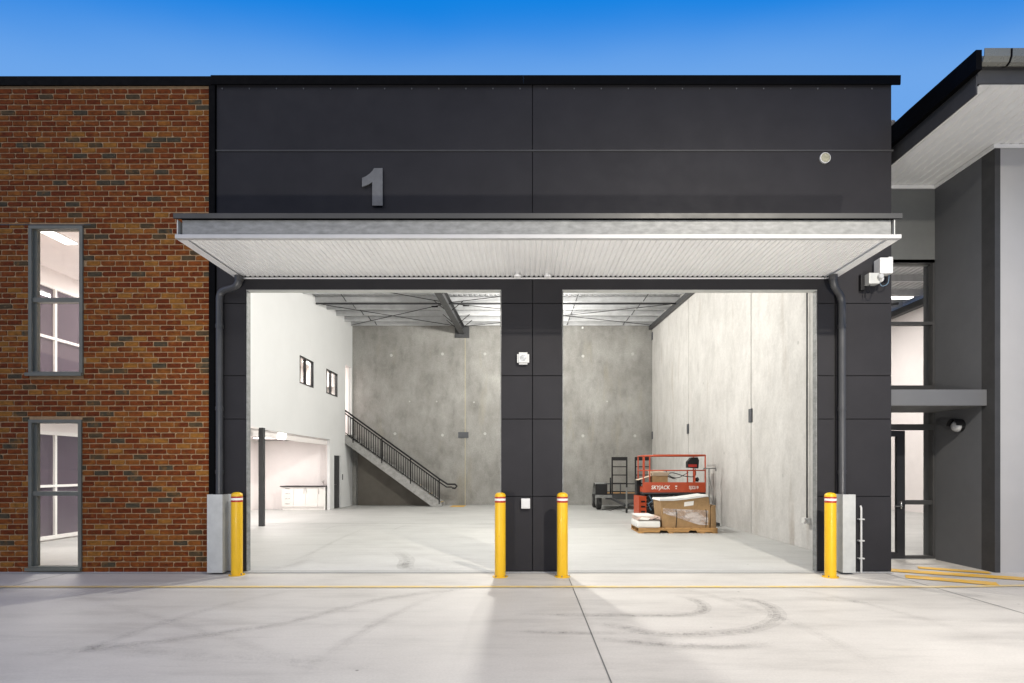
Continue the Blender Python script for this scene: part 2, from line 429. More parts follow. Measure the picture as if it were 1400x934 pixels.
mark([(698, 864), (740, 865), (800, 866), (880, 867)], .14, .8)
mark([(800, 870), (860, 878), (940, 884), (1010, 884), (1070, 878)], .17, .65, .0065)
mark([(690, 798), (620, 807), (520, 820), (400, 850), (300, 866), (200, 880), (100, 890), (0, 897)], .2, .45)
mark([(440, 800), (330, 822), (230, 850), (130, 885), (20, 925)], .18, .35, .0065)
mark([(640, 800), (560, 830), (470, 880), (400, 934)], .16, .35)
mark([(880, 795), (960, 812), (1080, 850), (1180, 900), (1230, 934)], .18, .28)
mark([(1010, 796), (1120, 812), (1260, 846), (1390, 890)], .16, .25, .0065)
mark([(60, 800), (180, 835), (330, 880), (480, 934)], .16, .25)
mark([(0, 870), (120, 884), (260, 896), (420, 905), (560, 925)], .3, .25)
mark([(1080, 815), (1130, 821), (1200, 825), (1250, 832)], .14, .4)
mark([(1100, 790), (1180, 793), (1260, 806), (1330, 822), (1400, 838)], .12, .35)

# ------------------------------------------------------------------ warehouse
WH = thing('warehouse', 'charcoal warehouse unit with two open roller doorways and bright concrete interior', 'building')
floor = structure(MB().box(-10.8, 5.84, -.05, 16.5, .002, .012).build('warehouse_floor', 'floor'))
structure(MB().box(5.86, 14.9, 1.28, 24.2, .002, .012).build('hall_floor', 'floor'))
for (a, b, w, dk) in (([(640, 778), (560, 779), (556, 765), (540, 752)], None, .28, .9), ([(350, 800 - 18), (395, 775), (430, 762)], None, .3, .55),
                 ([(385, 772), (420, 760), (470, 735), (520, 715)], None, .12, .4), ([(440, 727), (455, 721), (475, 718)], None, .07, .8),
                 ([(535, 727), (545, 722), (560, 718)], None, .07, .9), ([(475, 704), (490, 705), (510, 706)], None, .12, .4),
                 ([(560, 758), (620, 772), (690, 778)], None, .2, .25)):
    mark([p for p in a], w, dk, .0145, floor)
for jx in (-.15, ):
    MB().box(jx - .005, jx + .005, .4, 16.4, .012, .0135).build('saw_joint', 'mid_grey', floor)
MB().box(-7.7, 5.7, 8.0, 8.012, .012, .0135).build('saw_joint', 'mid_grey', floor)
for (a, b) in ((-4.43, -.372), (.605, 4.66)):
    MB().box(a, b, .02, .028, .0125, .0135).build('door_groove', 'steel_dark', floor)
    MB().box(a, b, .10, .106, .0125, .0135).build('door_groove', 'mid_grey', floor)

XM = .128
G = .006
def panel(x0, x1, z0, z1): return B(x0 + G, x1 - G, 0, .03, z0 + G, z1 - G, bev=.004).build('wall_panel', 'panel', WH)
rows = [(0.02, 1.21), (1.21, 2.44), (2.44, 3.13), (3.13, 4.28)]
cols = [(-4.90, -4.43), (-.372, XM), (XM, .605), (4.66, 4.93), (4.95, 5.84)]
for (a, b) in cols:
    for (c, d) in rows: panel(a, b, c, d)
    B(a + G, b - G, 0, .03, 4.28 + G, 4.5).build('wall_panel', 'panel', WH)
for (a, b) in ((-4.90, XM), (XM, 5.84)):
    B(a + G, b - G, 0, .03, 4.5, 6.70 - G).build('wall_panel', 'panel', WH)
    panel(a, b, 6.72, 7.76)
MB().box(-4.93, 5.86, -.012, .03, 6.694, 6.718).build('panel_joiner', 'charcoal', WH)
for (a, b, c, d) in ((-4.98, -4.435, 0.02, 7.75), (-.367, .6, 0.02, 4.505), (4.665, 5.835, 0.02, 4.505), (-4.435, 5.835, 4.505, 7.75)):
    B(a, b, .032, .118, c, d).build('wall_core', 'panel_core', WH)
MB().box(-5.0, -4.905, -.035, .035, .02, 7.74).build('corner_flashing', 'black_flash', WH)
# parapet capping in lengths, with screw heads
for (a, b) in ((-4.96, -.018), (-.0175, 5.95)):
    MB().prism([(-.05, 7.735), (-.035, 7.725), (-.035, 7.74), (-.04, 7.75), (-.04, 7.85), (.3, 7.87), (.3, 7.75), (.33, 7.74), (.33, 7.89), (-.055, 7.872)], a, b, 'x').build('parapet_capping', 'black_flash', WH)
sc = MB()
for i in range(25):
    x = -4.8 + i * .43
    sc.box(x - .008, x + .008, -.012, 0, 7.68, 7.70)
so = sc.build('screw_heads', 'charcoal_wall', WH, kind='stuff')
# door surrounds
for (a, b) in ((-4.43, -.372), (.605, 4.66)):
    B(a, a + .012, .012, .13, .014, 4.488).build('door_guide', 'galv', WH)
    B(b - .012, b, .012, .13, .014, 4.488).build('door_guide', 'galv', WH)
    B(a, b, .012, .13, 4.488, 4.5).build('door_head_trim', 'galv_bright', WH)
    MB().tube([(a - .1, .45, 4.85), (b + .1, .45, 4.85)], .2, 20).build('roller_door_coil', 'galv_bright', WH)
# pier backs inside (concrete columns)
B(-.34, .57, .21, .30, .014, 6.9).build('pier_back', 'conc_side', WH)
# right hand precast wall: panels with sealed joints
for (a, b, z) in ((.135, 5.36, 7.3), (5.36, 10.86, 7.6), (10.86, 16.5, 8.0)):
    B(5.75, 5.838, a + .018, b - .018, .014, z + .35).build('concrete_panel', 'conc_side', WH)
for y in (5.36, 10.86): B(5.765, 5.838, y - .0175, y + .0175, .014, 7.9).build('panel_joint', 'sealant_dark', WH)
# back precast wall
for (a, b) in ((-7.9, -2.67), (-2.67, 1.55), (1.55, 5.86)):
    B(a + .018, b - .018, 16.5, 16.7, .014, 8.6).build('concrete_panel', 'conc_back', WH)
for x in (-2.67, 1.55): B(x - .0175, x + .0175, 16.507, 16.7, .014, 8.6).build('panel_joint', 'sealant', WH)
# weld plates bridging the joints, grout patches over lifting points
for x, z in ((-2.75, 3.17), ): B(x - .23, x + .23, 16.47, 16.498, z - .13, z + .13).build('weld_plate', 'weld_plate', WH)
for y, z in ((5.36, 3.0), (10.86, 3.05), (16.42, 7.6), (16.42, 3.15)):
    B(5.72, 5.748, y - .10, y + .10, z - .17, z + .17).build('weld_plate', 'weld_plate', WH)
patches = MB()
for X_, Z_ in ((535, 486), (605, 484), (663, 484), (540, 593), (605, 595), (663, 593), (797, 487), (865, 484), (797, 596), (868, 596), (597, 549), (648, 550), (560, 549), (830, 549)):
    r = .065 if Z_ != 549 and Z_ != 550 else .035
    x = (X_ - 717) / 30.35; z = 1.65 + (641 - Z_) / 30.35
    MB().lathe([(r, 0), (r * .96, .004)], (x, 16.497, z), 12, axis='y').build('grout_patch', 'grout', WH)
for y, z in ((2.9, 4.3), (7.3, 6.7), (7.3, 2.1), (9.2, 4.4), (3.6, 6.5), (3.6, 1.5), (12.5, 6.2), (14.6, 3.1)):
    MB().lathe([(.04, 0), (.038, -.003)], (5.749, y, z), 12, axis='x').build('grout_patch', 'grout', WH)
# conduit by the right doorway
MB().tube([(5.70, 2.42, .62), (5.70, 2.42, 7.2)], .016, 8).build('conduit', 'steel_dark', WH)
B(5.62, 5.748, 2.35, 2.49, .55, .66, bev=.01).build('outlet_box', 'plastic_white', WH)
MB().tube([(5.66, 2.36, .6), (5.5, 2.1, .59)], .022, 8).build('tap_spout', 'steel_handle', WH)

# roof: sheets on purlins falling gently to the front
def rz(y): return 8.06 - .05 * (16.5 - y)
def ribbed(x0, x1, y0, y1, z, pitch, h, name, mat, parent, zf=None, down=True):
    """trapezoidal sheet, ribs along y"""
    m = MB(); n = max(1, round((x1 - x0) / pitch)); p = (x1 - x0) / n; prof = []
    for i in range(n):
        a = x0 + i * p; prof += [(a, 0), (a + p * .46, 0), (a + p * .58, h), (a + p * .88, h)]
    prof.append((x1, 0)); zf = zf or (lambda y: z); b = 0
    for y in (y0, y1):
        for (x, dz) in prof: m.v.append((x, y, zf(y) + dz))
    k = len(prof)
    for i in range(k - 1): m.face([i, i + 1, k + i + 1, k + i])
    for y in (y0, y1):
        for (x, dz) in prof: m.v.append((x, y, zf(y) + dz + .004))
    for i in range(k - 1): m.face([2 * k + i, 3 * k + i, 3 * k + i + 1, 2 * k + i + 1])
    for i in range(k - 1): m.face([i, 2 * k + i, 2 * k + i + 1, i + 1]); m.face([k + i, k + i + 1, 3 * k + i + 1, 3 * k + i])
    return m.build(name, mat, parent)
x = -7.9
while x < 5.7:
    ribbed(x, min(x + 1.52, 5.84), .15, 16.55, 0, .19, .028, 'roof_sheet', 'roof_sheet', WH, zf=lambda y: rz(y) + .21); x += 1.525
py_ = [16.3, 15.4, 14.3, 13.2, 12.0, 10.8, 9.6, 8.4, 7.2, 6.0, 4.8, 3.6, 2.4, 1.2]
for y in py_:
    z = rz(y)
    MB().prism([(y - .035, z), (y + .035, z), (y + .035, z + .012), (y - .028, z + .012), (y - .028, z + .19), (y + .035, z + .19), (y + .035, z + .2), (y - .035, z + .2)], -7.86, 5.74, 'x').build('purlin', 'purlin', WH)
# bridging between the purlins
for bx in (-6.6, 1.9, 4.4):
    for a, b in zip(py_[:-1][:7], py_[1:][:7]):
        MB().bar((bx, a - .04, rz(a) + .02), (bx + .05, b + .04, rz(b) + .16), .03, .012).build('purlin_bridging', 'steel_dark', WH)
# rafters (I sections) with fly braces
def rafter(xc, yb=16.46, ya=.25):
    m = MB()
    for (w0, w1, h0, h1) in ((-.12, .12, 0, .016), (-.006, .006, .016, .344), (-.12, .12, .344, .36)):
        b = len(m.v)
        for y in (ya, yb):
            z = rz(y) - .36
            m.v += [(xc + w0, y, z + h0), (xc + w1, y, z + h0), (xc + w1, y, z + h1), (xc + w0, y, z + h1)]
        for k in ((0, 1, 2, 3), (7, 6, 5, 4), (0, 4, 5, 1), (1, 5, 6, 2), (2, 6, 7, 3), (3, 7, 4, 0)): m.face([b + i for i in k])
    m.build('rafter', 'steel_dark', WH)
    for y in (15.4, 14.3, 12.0, 9.6, 7.2):
        for s in (-1, 1):
            MB().bar((xc + s * .09, y - .05, rz(y) - .34), (xc + s * .55, y - .05, rz(y) + .04), .04, .02).build('fly_brace', 'steel_black', WH)
    B(xc - .32, xc + .32, 16.42, 16.497, rz(16.45) - .52, rz(16.45) - .02).build('bearing_plate', 'steel_dark', WH)
rafter(-2.8)
# raking angle along the right wall
MB().bar((5.66, 16.45, rz(16.45) - .08), (5.66, .3, rz(.3) - .12), .14, .16).build('wall_angle', 'steel_dark', WH)
MB().tube([(-7.7, 11.9, rz(11.9) - .08), (5.6, 11.9, rz(11.9) - .08)], .035, 8).build('strut', 'steel_dark', WH)
for (p, q) in (((-7.6, 15.9), (-2.9, 12.0)), ((-7.7, 12.0), (-2.9, 16.2)), ((-2.7, 12.0), (5.6, 15.9)), ((-2.7, 16.2), (5.6, 12.0)), ((-2.9, 11.8), (-7.6, 8.0)), ((-2.7, 11.8), (5.6, 8.0))):
    MB().tube([(p[0], p[1], rz(p[1]) - .06), (q[0], q[1], rz(q[1]) - .06)], .014, 6).build('bracing_rod', 'steel_black', WH)
for p in ((-3.4, 12.45), (-2.2, 12.3)):
    MB().tube([(p[0] - .12, p[1], rz(p[1]) - .06), (p[0] + .12, p[1], rz(p[1]) - .06)], .03, 8).build('turnbuckle', 'steel_black', WH)

# ---- office partition inside the warehouse: jogged white lined wall with windows and the open undercroft
PX = -7.75
def wall_yz(x0, x1, y0, y1, z0, z1, holes, mat, name, parent):
    """wall in the y-z plane with rectangular holes, as butted blocks in one mesh"""
    ys = sorted({y0, y1, *[h[0] for h in holes], *[h[1] for h in holes]}); zs = sorted({z0, z1, *[h[2] for h in holes], *[h[3] for h in holes]})
    return grid_wall(ys, zs, holes, lambda a, b, c, d, m: m.box(x0, x1, a, b, c, d)).build(name, mat, parent)
def wall_xz(x0, x1, y0, y1, z0, z1, holes, mat, name, parent):
    xs = sorted({x0, x1, *[h[0] for h in holes], *[h[1] for h in holes]}); zs = sorted({z0, z1, *[h[2] for h in holes], *[h[3] for h in holes]})
    return grid_wall(xs, zs, holes, lambda a, b, c, d, m: m.box(a, b, y0, y1, c, d)).build(name, mat, parent)
def grid_wall(us, zs, holes, put):
    m = MB()
    for a, b in zip(us[:-1], us[1:]):
        col = []
        for c, d in zip(zs[:-1], zs[1:]):
            if any(h[0] <= (a + b) / 2 <= h[1] and h[2] <= (c + d) / 2 <= h[3] for h in holes): continue
            if col and abs(col[-1][1] - c) < 1e-6: col[-1][1] = d
            else: col.append([c, d])
        for c, d in col: put(a, b, c, d, m)
    return m
w1 = (10.52, 11.78, 4.61, 5.57); w2 = (13.14, 14.44, 4.61, 5.57); under = (5.0, 13.55, .0, 2.82); door = (14.05, 14.85, .0, 2.2); land = (15.5, 16.38, 3.12, 6.18)
wall_yz(PX - .11, PX, 5.0, 16.495, .013, 8.3, [w1, w2, under, door, land], 'partition_paint', 'partition_wall', WH)
for v in COL.objects[-1].data.vertices:
    if v.co.z > 8: v.co.z = rz(v.co.y) + .2
wall_yz(-7.01, -6.9, .21, 5.0, .013, 7.45, [], 'partition_paint', 'partition_wall', WH)
wall_xz(PX - .11, -7.01, 4.89, 4.998, .013, 7.6, [], 'partition_paint', 'partition_wall', WH)
for (a, b, c, d) in (w1, w2):
    wf = MB(); t = .045
    for bx in ((a, b, c, c + t), (a, b, d - t, d), (a, a + t, c + t, d - t), (b - t, b, c + t, d - t), (a + .42 * (b - a) - .02, a + .42 * (b - a) + .02, c + t, d - t)):
        wf.box(PX - .08, PX + .012, *bx)
    w = wf.build('window', 'frame_black', WH)
    MB().box(PX - .045, PX - .04, a + t, b - t, c + t, d - t).build('pane', 'glass', w)
    MB().box(PX - .16, PX - .112, a + .1, b - .1, c - .03, c).build('sill', 'frame_black', w)
dr = MB().box(PX - .09, PX - .05, 14.05, 14.85, .02, 2.2).build('internal_door', 'steel_dark', WH)
MB().tube([(PX - .05, 14.15, 1.0), (PX + .01, 14.15, 1.0), (PX + .01, 14.27, 1.0)], .01, 8).build('handle', 'steel_handle', dr)
B(PX + .001, PX + .014, 15.06, 15.15, 1.18, 1.42).build('light_switch', 'steel_dark', WH)
# inside the office
wall_xz(-10.78, PX - .11, 14.1, 14.2, .013, 2.8, [], 'plaster', 'office_wall', WH)
wall_xz(-10.78, PX - .11, 16.3, 16.4, 3.12, 6.3, [(-8.85, -8.0, 3.12, 5.3)], 'plaster', 'office_wall', WH)
wall_yz(PX - .16, PX - .111, 5.0, 15.4, 3.14, 6.3, [w1, w2], 'plaster', 'office_lining', WH)
wall_yz(PX - .14, PX - .111, 5.0, 13.5, 2.6, 2.8, [], 'plaster', 'office_lining', WH)
wall_yz(-7.05, -7.012, .21, 4.88, .013, 2.8, [], 'plaster', 'office_lining', WH)
wall_yz(-7.05, -7.012, .21, 4.88, 3.13, 6.3, [], 'plaster', 'office_lining', WH)
B(-10.8, PX - .112, .2, 16.42, 2.82, 3.12).build('mezzanine_slab', 'plaster', WH)
B(PX - .112, -7.06, .2, 4.88, 2.82, 3.12).build('mezzanine_slab', 'plaster', WH)
B(-10.8, PX - .112, .2, 16.42, 6.2, 6.28).build('office_ceiling', 'plaster', WH)
B(PX - .112, -7.06, .2, 4.88, 6.2, 6.28).build('office_ceiling', 'plaster', WH)
B(-7.565, -7.435, 7.1, 7.23, .013, 2.82).build('column', 'steel_dark', WH)
B(-7.78, -7.55, 5.0, 7.3, 2.78, 2.818).build('ceiling_cornice', 'plaster', WH)
# west glazing with white aluminium frames
wall_yz(-10.92, -10.8, .21, 16.5, .013, 6.88, [(1.0, 8.6, .05, 2.5), (1.0, 8.6, 3.3, 5.84)], 'plaster', 'west_wall', WH)
for (z0, z1, mid) in ((.05, 2.5, 1.23), (3.3, 5.84, 4.6)):
    f = MB(); t = .04
    for z in (z0, z1 - 2 * t, mid): f.box(-10.86, -10.75, 1.0, 8.6, z, z + (2 * t if z != mid else .055))
    for y in (1.0, 2.45, 3.98, 5.5, 7.02, 8.52):
        for (c, d) in ((z0 + 2 * t, mid), (mid + .055, z1 - 2 * t)): f.box(-10.85, -10.76, y, y + .055, c, d)
    w = f.build('window', 'white_paint', WH)
    MB().box(-10.82, -10.812, 1.05, 8.55, z0 + .05, z1 - .05).build('pane', 'glass_tint', w)
# fluorescent battens of the office
def batten(x, y, z, lx, ly, power, name='ceiling_light', lab='', grp=None, mat='lamp', h=.05, down=True):
    r = thing(name, lab, 'ceiling light', (x, y, z - h), grp)
    B(x - lx / 2 - .02, x + lx / 2 + .02, y - ly / 2 - .02, y + ly / 2 + .02, z - .02, z - .002).build('fitting', 'white_paint', r)
    B(x - lx / 2, x + lx / 2, y - ly / 2, y + ly / 2, z - h, z - .02, bev=.008).build('diffuser', mat, r)
    if power:
        o = lamp('office_lamp', 'AREA', (0, 0, -.015), power, (1, .86, .83), size=lx, size_y=ly); o.parent = r
        o.data.color = (1, .93, .90)
    return r
GL = 'office ceiling lights'
batten(-9.1, 1.75, 6.2, .22, 1.25, 100, lab='bright strip light on the ceiling seen through the upper window in the brick wall', grp=GL)
batten(-9.3, 5.2, 6.2, .22, 1.25, 100, lab='strip light further back on the upper office ceiling', grp=GL)
batten(-9.0, 11.2, 6.2, 1.2, .3, 150, lab='strip light over the upper office behind the two small black windows', grp=GL)
batten(-9.2, 15.3, 6.2, .3, 1.0, 70, lab='strip light above the stair landing', grp=GL)
batten(-9.0, 2.6, 2.82, .22, 1.25, 100, lab='strip light on the ground floor ceiling behind the lower window', grp=GL)
batten(-8.05, 9.3, 2.82, .5, .5, 70, lab='square glowing ceiling light above the kitchenette room', grp=GL, h=.16)
batten(-9.7, 6.2, 2.82, 1.2, .22, 90, lab='strip light over the middle of the ground floor office', grp=GL)
batten(-9.4, 12.0, 2.82, 1.2, .22, 70, lab='strip light nearest the white kitchen cabinets', grp=GL)

# ------------------------------------------------------------------ high bay lights that light the hall
def high_bay(x, y, z, power, lab):
    r = thing('high_bay_light', lab, 'ceiling light', (x, y, z), 'high bay lights under the warehouse roof')
    MB().lathe([(.16, .02), (.19, .03), (.19, .10), (.12, .14), (.07, .22), (.03, .24)], (x, y, z), 24).build('housing', 'steel_dark', r)
    MB().lathe([(.15, .005), (.15, .02)], (x, y, z), 24).build('lens', 'lamp', r)
    MB().tube([(x, y, z + .24), (x, y, rz(y))], .006, 6).build('suspension_wire', 'steel_black', r)
    o = lamp('high_bay_lamp', 'POINT', (0, 0, -.14), power, (1, .965, .90), size=.12); o.parent = r
    o.rotation_euler = (0, 0, 0)
    return r
high_bay(-.35, 4.9, 6.7, 1760, 'round high bay light nearest the two open doorways')
high_bay(.35, 12.3, 7.1, 1000, 'round high bay light deeper in the hall behind the centre pier')

# ------------------------------------------------------------------ staircase along the back wall
ST = thing('staircase', 'steel staircase with concrete treads and black balustrade rising along the back wall', 'staircase', (-3.7, 15.9, .013))
x0, x1 = -3.62, -7.75; z1_ = 3.12; n = 17; rr_ = (z1_ - .013) / n; run = (x0 - x1) / n
for i in range(n):
    xa = x0 - i * run; B(xa - run - .02, xa, 15.50, 16.44, .013 + (i + 1) * rr_ - .045, .013 + (i + 1) * rr_).build('tread', 'tread', ST)
    if i % 2 == 0 and i < 6: B(xa - .05, xa + .002, 15.52, 16.42, .013 + (i + 1) * rr_ + .001, .013 + (i + 1) * rr_ + .006).build('nosing', 'yellow', ST)
    B(xa - .006, xa - .001, 15.50, 16.44, .013 + i * rr_, .013 + (i + 1) * rr_ - .046).build('riser', 'tread', ST)
for y in (15.46, 16.45):
    MB().prism([(x0 + .05, .014), (x0 + .05, .16), (x1, z1_ + .02), (x1, z1_ - .36), (x0 - .38, .014)], y - .02, y + .02, 'y').build('stringer', 'tread', ST)
MB().prism([(x0 - .42, .014), (x1 + .3, z1_ - .45), (x1 + .3, .014)], 16.30, 16.34, 'y').build('understair_sheet', simple('understair_brown', (.115, .105, .09), .85, var=.15, scale=1.5), ST)  # dark brown triangular sheet filling the space under the stairs
def sz(x, h): return .16 + (x0 + .05 - x) * (z1_ - .14) / (x0 + .05 - x1) + h
for y in (15.46,):
    MB().tube([(x1, y, sz(x1, 1.03)), (x0 - .05, y, sz(x0 - .05, .98)), (x0 + .3, y, .98), (x0 + .62, y, .98), (x0 + .7, y, .9), (x0 + .62, y, .80), (x0 + .5, y, .82)], .038, 10).build('handrail', 'steel_black', ST)
    MB().tube([(x1, y, sz(x1, .9)), (x0 - .05, y, sz(x0 - .05, .84)), (x0 + .26, y, .86), (x0 + .5, y, .86)], .028, 8).build('top_rail', 'steel_black', ST)
    MB().bar((x1, y, sz(x1, .07)), (x0 - .05, y, sz(x0 - .05, .07)), .03, .03).build('bottom_rail', 'steel_black', ST)
    for k in range(4):
        x = x0 - .06 - k * (x0 - .06 - x1 - .35) / 3
        B(x - .025, x + .025, y - .025, y + .025, sz(x, -.12), sz(x, .96)).build('post', 'steel_black', ST)
    nb = 40
    for k in range(nb):
        x = x0 - .12 - k * (x0 - .15 - x1) / nb
        B(x - .014, x + .014, y - .014, y + .014, sz(x, .07), sz(x, .88)).build('baluster', 'steel_black', ST)
solo(MB().box(-3.2, -2.6, 15.3, 16.2, .0135, .022), 'tactile_pad', 'hatch_paint', 'flat yellow pad on the floor at the foot of the stairs', 'floor pad')

# ------------------------------------------------------------------ kitchenette
K = thing('kitchenette', 'white kitchen bench cabinets with black top against the office back wall', 'kitchen cabinet', (-8.8, 13.8, .013))
B(-9.68, -7.98, 13.58, 14.09, .13, .93).build('carcass', 'cabinet', K)
B(-9.66, -8.0, 13.60, 14.09, .013, .128).build('kickboard', 'cabinet', K)
B(-7.975, -7.93, 13.50, 14.09, .013, .93).build('end_panel', 'cabinet', K)
B(-9.72, -7.87, 13.49, 14.095, .932, .97).build('bench_top', 'bench_top', K)
for k in range(4):
    d = B(-9.67, -9.2, 13.555, 13.578, .135 + k * .2, .325 + k * .2).build('drawer', 'cabinet', K)
    MB().tube([(-9.53, 13.54, .26 + k * .2), (-9.34, 13.54, .26 + k * .2)], .008, 6).build('handle', 'steel_handle', d)
for (a, b, hx) in ((-9.19, -8.73, -8.78), (-8.72, -8.24, -8.67), (-8.23, -7.99, -8.19)):
    d = B(a, b, 13.555, 13.578, .135, .925).build('cupboard_door', 'cabinet', K)
    MB().tube([(hx, 13.54, .65), (hx, 13.54, .86)], .008, 6).build('handle', 'steel_handle', d)
MB().tube([(-8.15, 13.98, .97), (-8.15, 13.98, 1.14), (-8.11, 13.88, 1.2), (-8.08, 13.8, 1.14)], .013, 8).build('tap', 'steel_handle', K)
MB().tube([(-8.15, 13.98, 1.05), (-8.22, 13.95, 1.16)], .01, 6).build('tap', 'steel_handle', K)

# ================================================================== BRICK WING
BW = thing('brick_wing', 'red and charcoal brick office wing with two tall narrow grey windows', 'building', (-8, 0, 0))
WN = [(-7.87, -7.01, 3.14, 5.51), (-7.87, -7.03, .05, 2.43)]
wall_xz(-11.5, -5.002, .0035, .19, 0.0, 7.74, WN, 'mortar', 'backing_wall', BW)
PB, CB = .23, .0855
def brick_mesh(L, seed, tone):
    rnd = random.Random(seed); m = MB(); h = CB - .0138; l = L; c = .004
    zf = -rnd.uniform(.004, .009)
    # irregular face outline: chipped corners
    ch = [rnd.uniform(.002, .006) if rnd.random() < .8 else rnd.uniform(.012, .028) for _ in range(4)]
    P = [(ch[0], 0), (l - ch[1], rnd.uniform(0, .004)), (l, ch[1] * .8), (l - rnd.uniform(0, .004), h - ch[2] * .8), (l - ch[2], h), (ch[3], h - rnd.uniform(0, .004)), (0, h - ch[3] * .8), (0, ch[0] * .8)]
    cx, cz = l / 2, h / 2; n_ = 8
    for (d, s) in ((.022, 1.0), (.002, 1.0), (zf, None)):
        for (x, z) in P:
            if s is None: x += math.copysign(min(c, abs(cx - x)), cx - x); z += math.copysign(c, cz - z)
            m.v.append((x, d, z))
    for r in range(2):
        for i in range(n_): m.face([r * 8 + i, r * 8 + (i + 1) % 8, (r + 1) * 8 + (i + 1) % 8, (r + 1) * 8 + i], tone)
    m.face([16 + i for i in range(8)], tone); return m
TONES = [.05, .1, .15, .2, .3, .35, .4, .42, .5, .55, .6, .7, .75, .81, .9, .95]
variants = {}
def variant(kind, k):
    if (kind, k) not in variants:
        L = {'full': PB - .0138, 'half': PB / 2 - .0138}[kind]
        variants[(kind, k)] = brick_mesh(L, hash((kind == 'full', k)) & 0xffff, TONES[k % len(TONES)])
    return variants[(kind, k)]
places = []
nrow = int(7.73 / CB) + 1; rnd = random.Random(11)
for r in range(nrow):
    z = r * CB + .006
    if z + CB - .0138 > 7.74: continue
    off = (PB / 2 if r % 2 else 0) + rnd.uniform(-.045, .045)
    x = -5.005 - off - 40 * 0
    # first piece at the right end
    segs = []; xr = -5.006; wdt = (off % PB)
    if wdt > .06: segs.append((xr - wdt + .0138, xr, True)); xr -= wdt
    while xr > -11.4: segs.append((xr - PB + .0138, xr, False)); xr -= PB
    for (a, b, cut) in segs:
        # trim against the windows
        pieces = [(a, b)]
        for (wx0, wx1, wz0, wz1) in WN:
            if z + .073 > wz0 - .0 and z < wz1:
                nw = []
                for (p, q) in pieces:
                    if q <= wx0 or p >= wx1: nw.append((p, q)); continue
                    if p < wx0 - .04: nw.append((p, wx0 - .004))
                    if q > wx1 + .04: nw.append((wx1 + .004, q))
                pieces = nw
        for (p, q) in pieces: places.append((p, q, z))
# the 300 that show largest: nearest the camera
mesh_cache = {}
def dist(p): return ((p[0] + p[1]) / 2) ** 2 + 81 + (p[2] - 1.65) ** 2
full = [p for p in places if p[1] - p[0] > PB - .014]
rest = [p for p in places if p[1] - p[0] <= PB - .014]
full.sort(key=dist); single = full[:298]; rest += full[298:]
last = None
def pick():
    global last
    while True:
        k = rnd.randrange(32)
        if TONES[k % 16] > .85 and rnd.random() < .40: continue
        if k != last: last = k; return k
for (p, q, z) in single:
    k = pick()
    if k not in mesh_cache: mesh_cache[k] = variant('full', k).mesh('brick', 'brick', (0, 0, 0), True)
    o = bpy.data.objects.new('brick', mesh_cache[k]); COL.objects.link(o); o.parent = BW; o.location = (p + 8, 0, z)
jm = MB()
for (p, q, z) in rest:
    k = pick(); v = variant('full', k); s = (q - p) / (PB - .0138); b = len(jm.v)
    jm.v += [(p + x * s, y, z + zz) for (x, y, zz) in v.v]
    for f, t in zip(v.f, v.t): jm.face([b + i for i in f], t)
jm.build('brickwork', 'brick', BW, kind='stuff', tone=True)
MB().prism([(-.04, 7.725), (-.04, 7.865), (.3, 7.88), (.3, 7.75), (-.02, 7.735)], -11.5, -4.965, 'x').build('parapet_capping', 'black_flash', BW)
for (wi, (a, b, c, d)) in enumerate(WN):
    f = MB(); t = .052; ym, y1 = -.025, .10; tz = (4.30, 4.37) if wi == 0 else (1.22, 1.29)
    f.box(a, b, ym, y1, d - t, d, bev=.004); f.box(a, b, ym, y1, c, c + t, bev=.004)
    f.box(a, a + t, ym, y1, c + t, d - t); f.box(b - t, b, ym, y1, c + t, d - t)
    f.box(a + t, b - t, ym + .02, y1 - .01, tz[0], tz[1])
    f.box(a + t, a + t + .045, ym + .05, y1 - .012, c + t, d - t)
    w = f.build('window', 'frame_grey', BW)
    MB().box(a + t + .045, b - t, .055, .061, c + t, tz[0]).build('pane', 'glass', w)
    MB().box(a + t + .045, b - t, .055, .061, tz[1], d - t).build('pane', 'glass', w)
    MB().box(a - .03, b + .005, -.06, -.027, c - .02, c + .03).build('sill', 'frame_grey', w)
    if wi == 0: MB().box(a - .5, b + .12, -.014, -.001, d + .01, d + .022).build('lintel', 'steel_dark', w)
# side and roof of the wing so that it is a closed volume
B(-11.5, -11.35, .2, 16.5, 0, 7.7).build('side_wall', 'charcoal_wall', BW)
B(-11.34, -7.90, 16.51, 16.6, 0, 7.0).build('rear_wall', 'plaster', BW)
B(-11.35, -5.1, .2, .26, 6.3, 7.6).build('parapet_back', 'charcoal_wall', BW)
B(-11.34, -7.87, .3, 16.5, 6.9, 7.0).build('roof', 'roof_sheet', BW)

# ================================================================== CANOPY
CN = thing('canopy', 'wide flat white canopy with ribbed underside over the two open doorways', 'canopy', (.18, 0, 4.68))
cx0, cx1 = -4.57, 4.93; yf = -1.6
x = cx0 + .09
while x < cx1 - .1:
    xe = min(x + .762, cx1 - .09); ribbed(x, xe, yf + .05, -.01, 4.70, .0762, .017, 'soffit_sheet', 'soffit', CN); x += .7625
MB().prism([(yf, 4.665), (yf, 4.715), (yf + .005, 4.715), (yf + .005, 4.67), (yf + .07, 4.67), (yf + .07, 4.665)], cx0, cx1, 'x').build('front_angle', 'angle_paint', CN)
for (a, b) in ((cx0, cx0 + .12), (cx1 - .14, cx1)):
    B(a, b, yf + .072, -.005, 4.665, 4.672).build('edge_trim', 'soffit', CN)
B(cx0, cx1, -.03, -.004, 4.665, 4.68).build('rear_trim', 'soffit', CN)
ymz = yf + .03
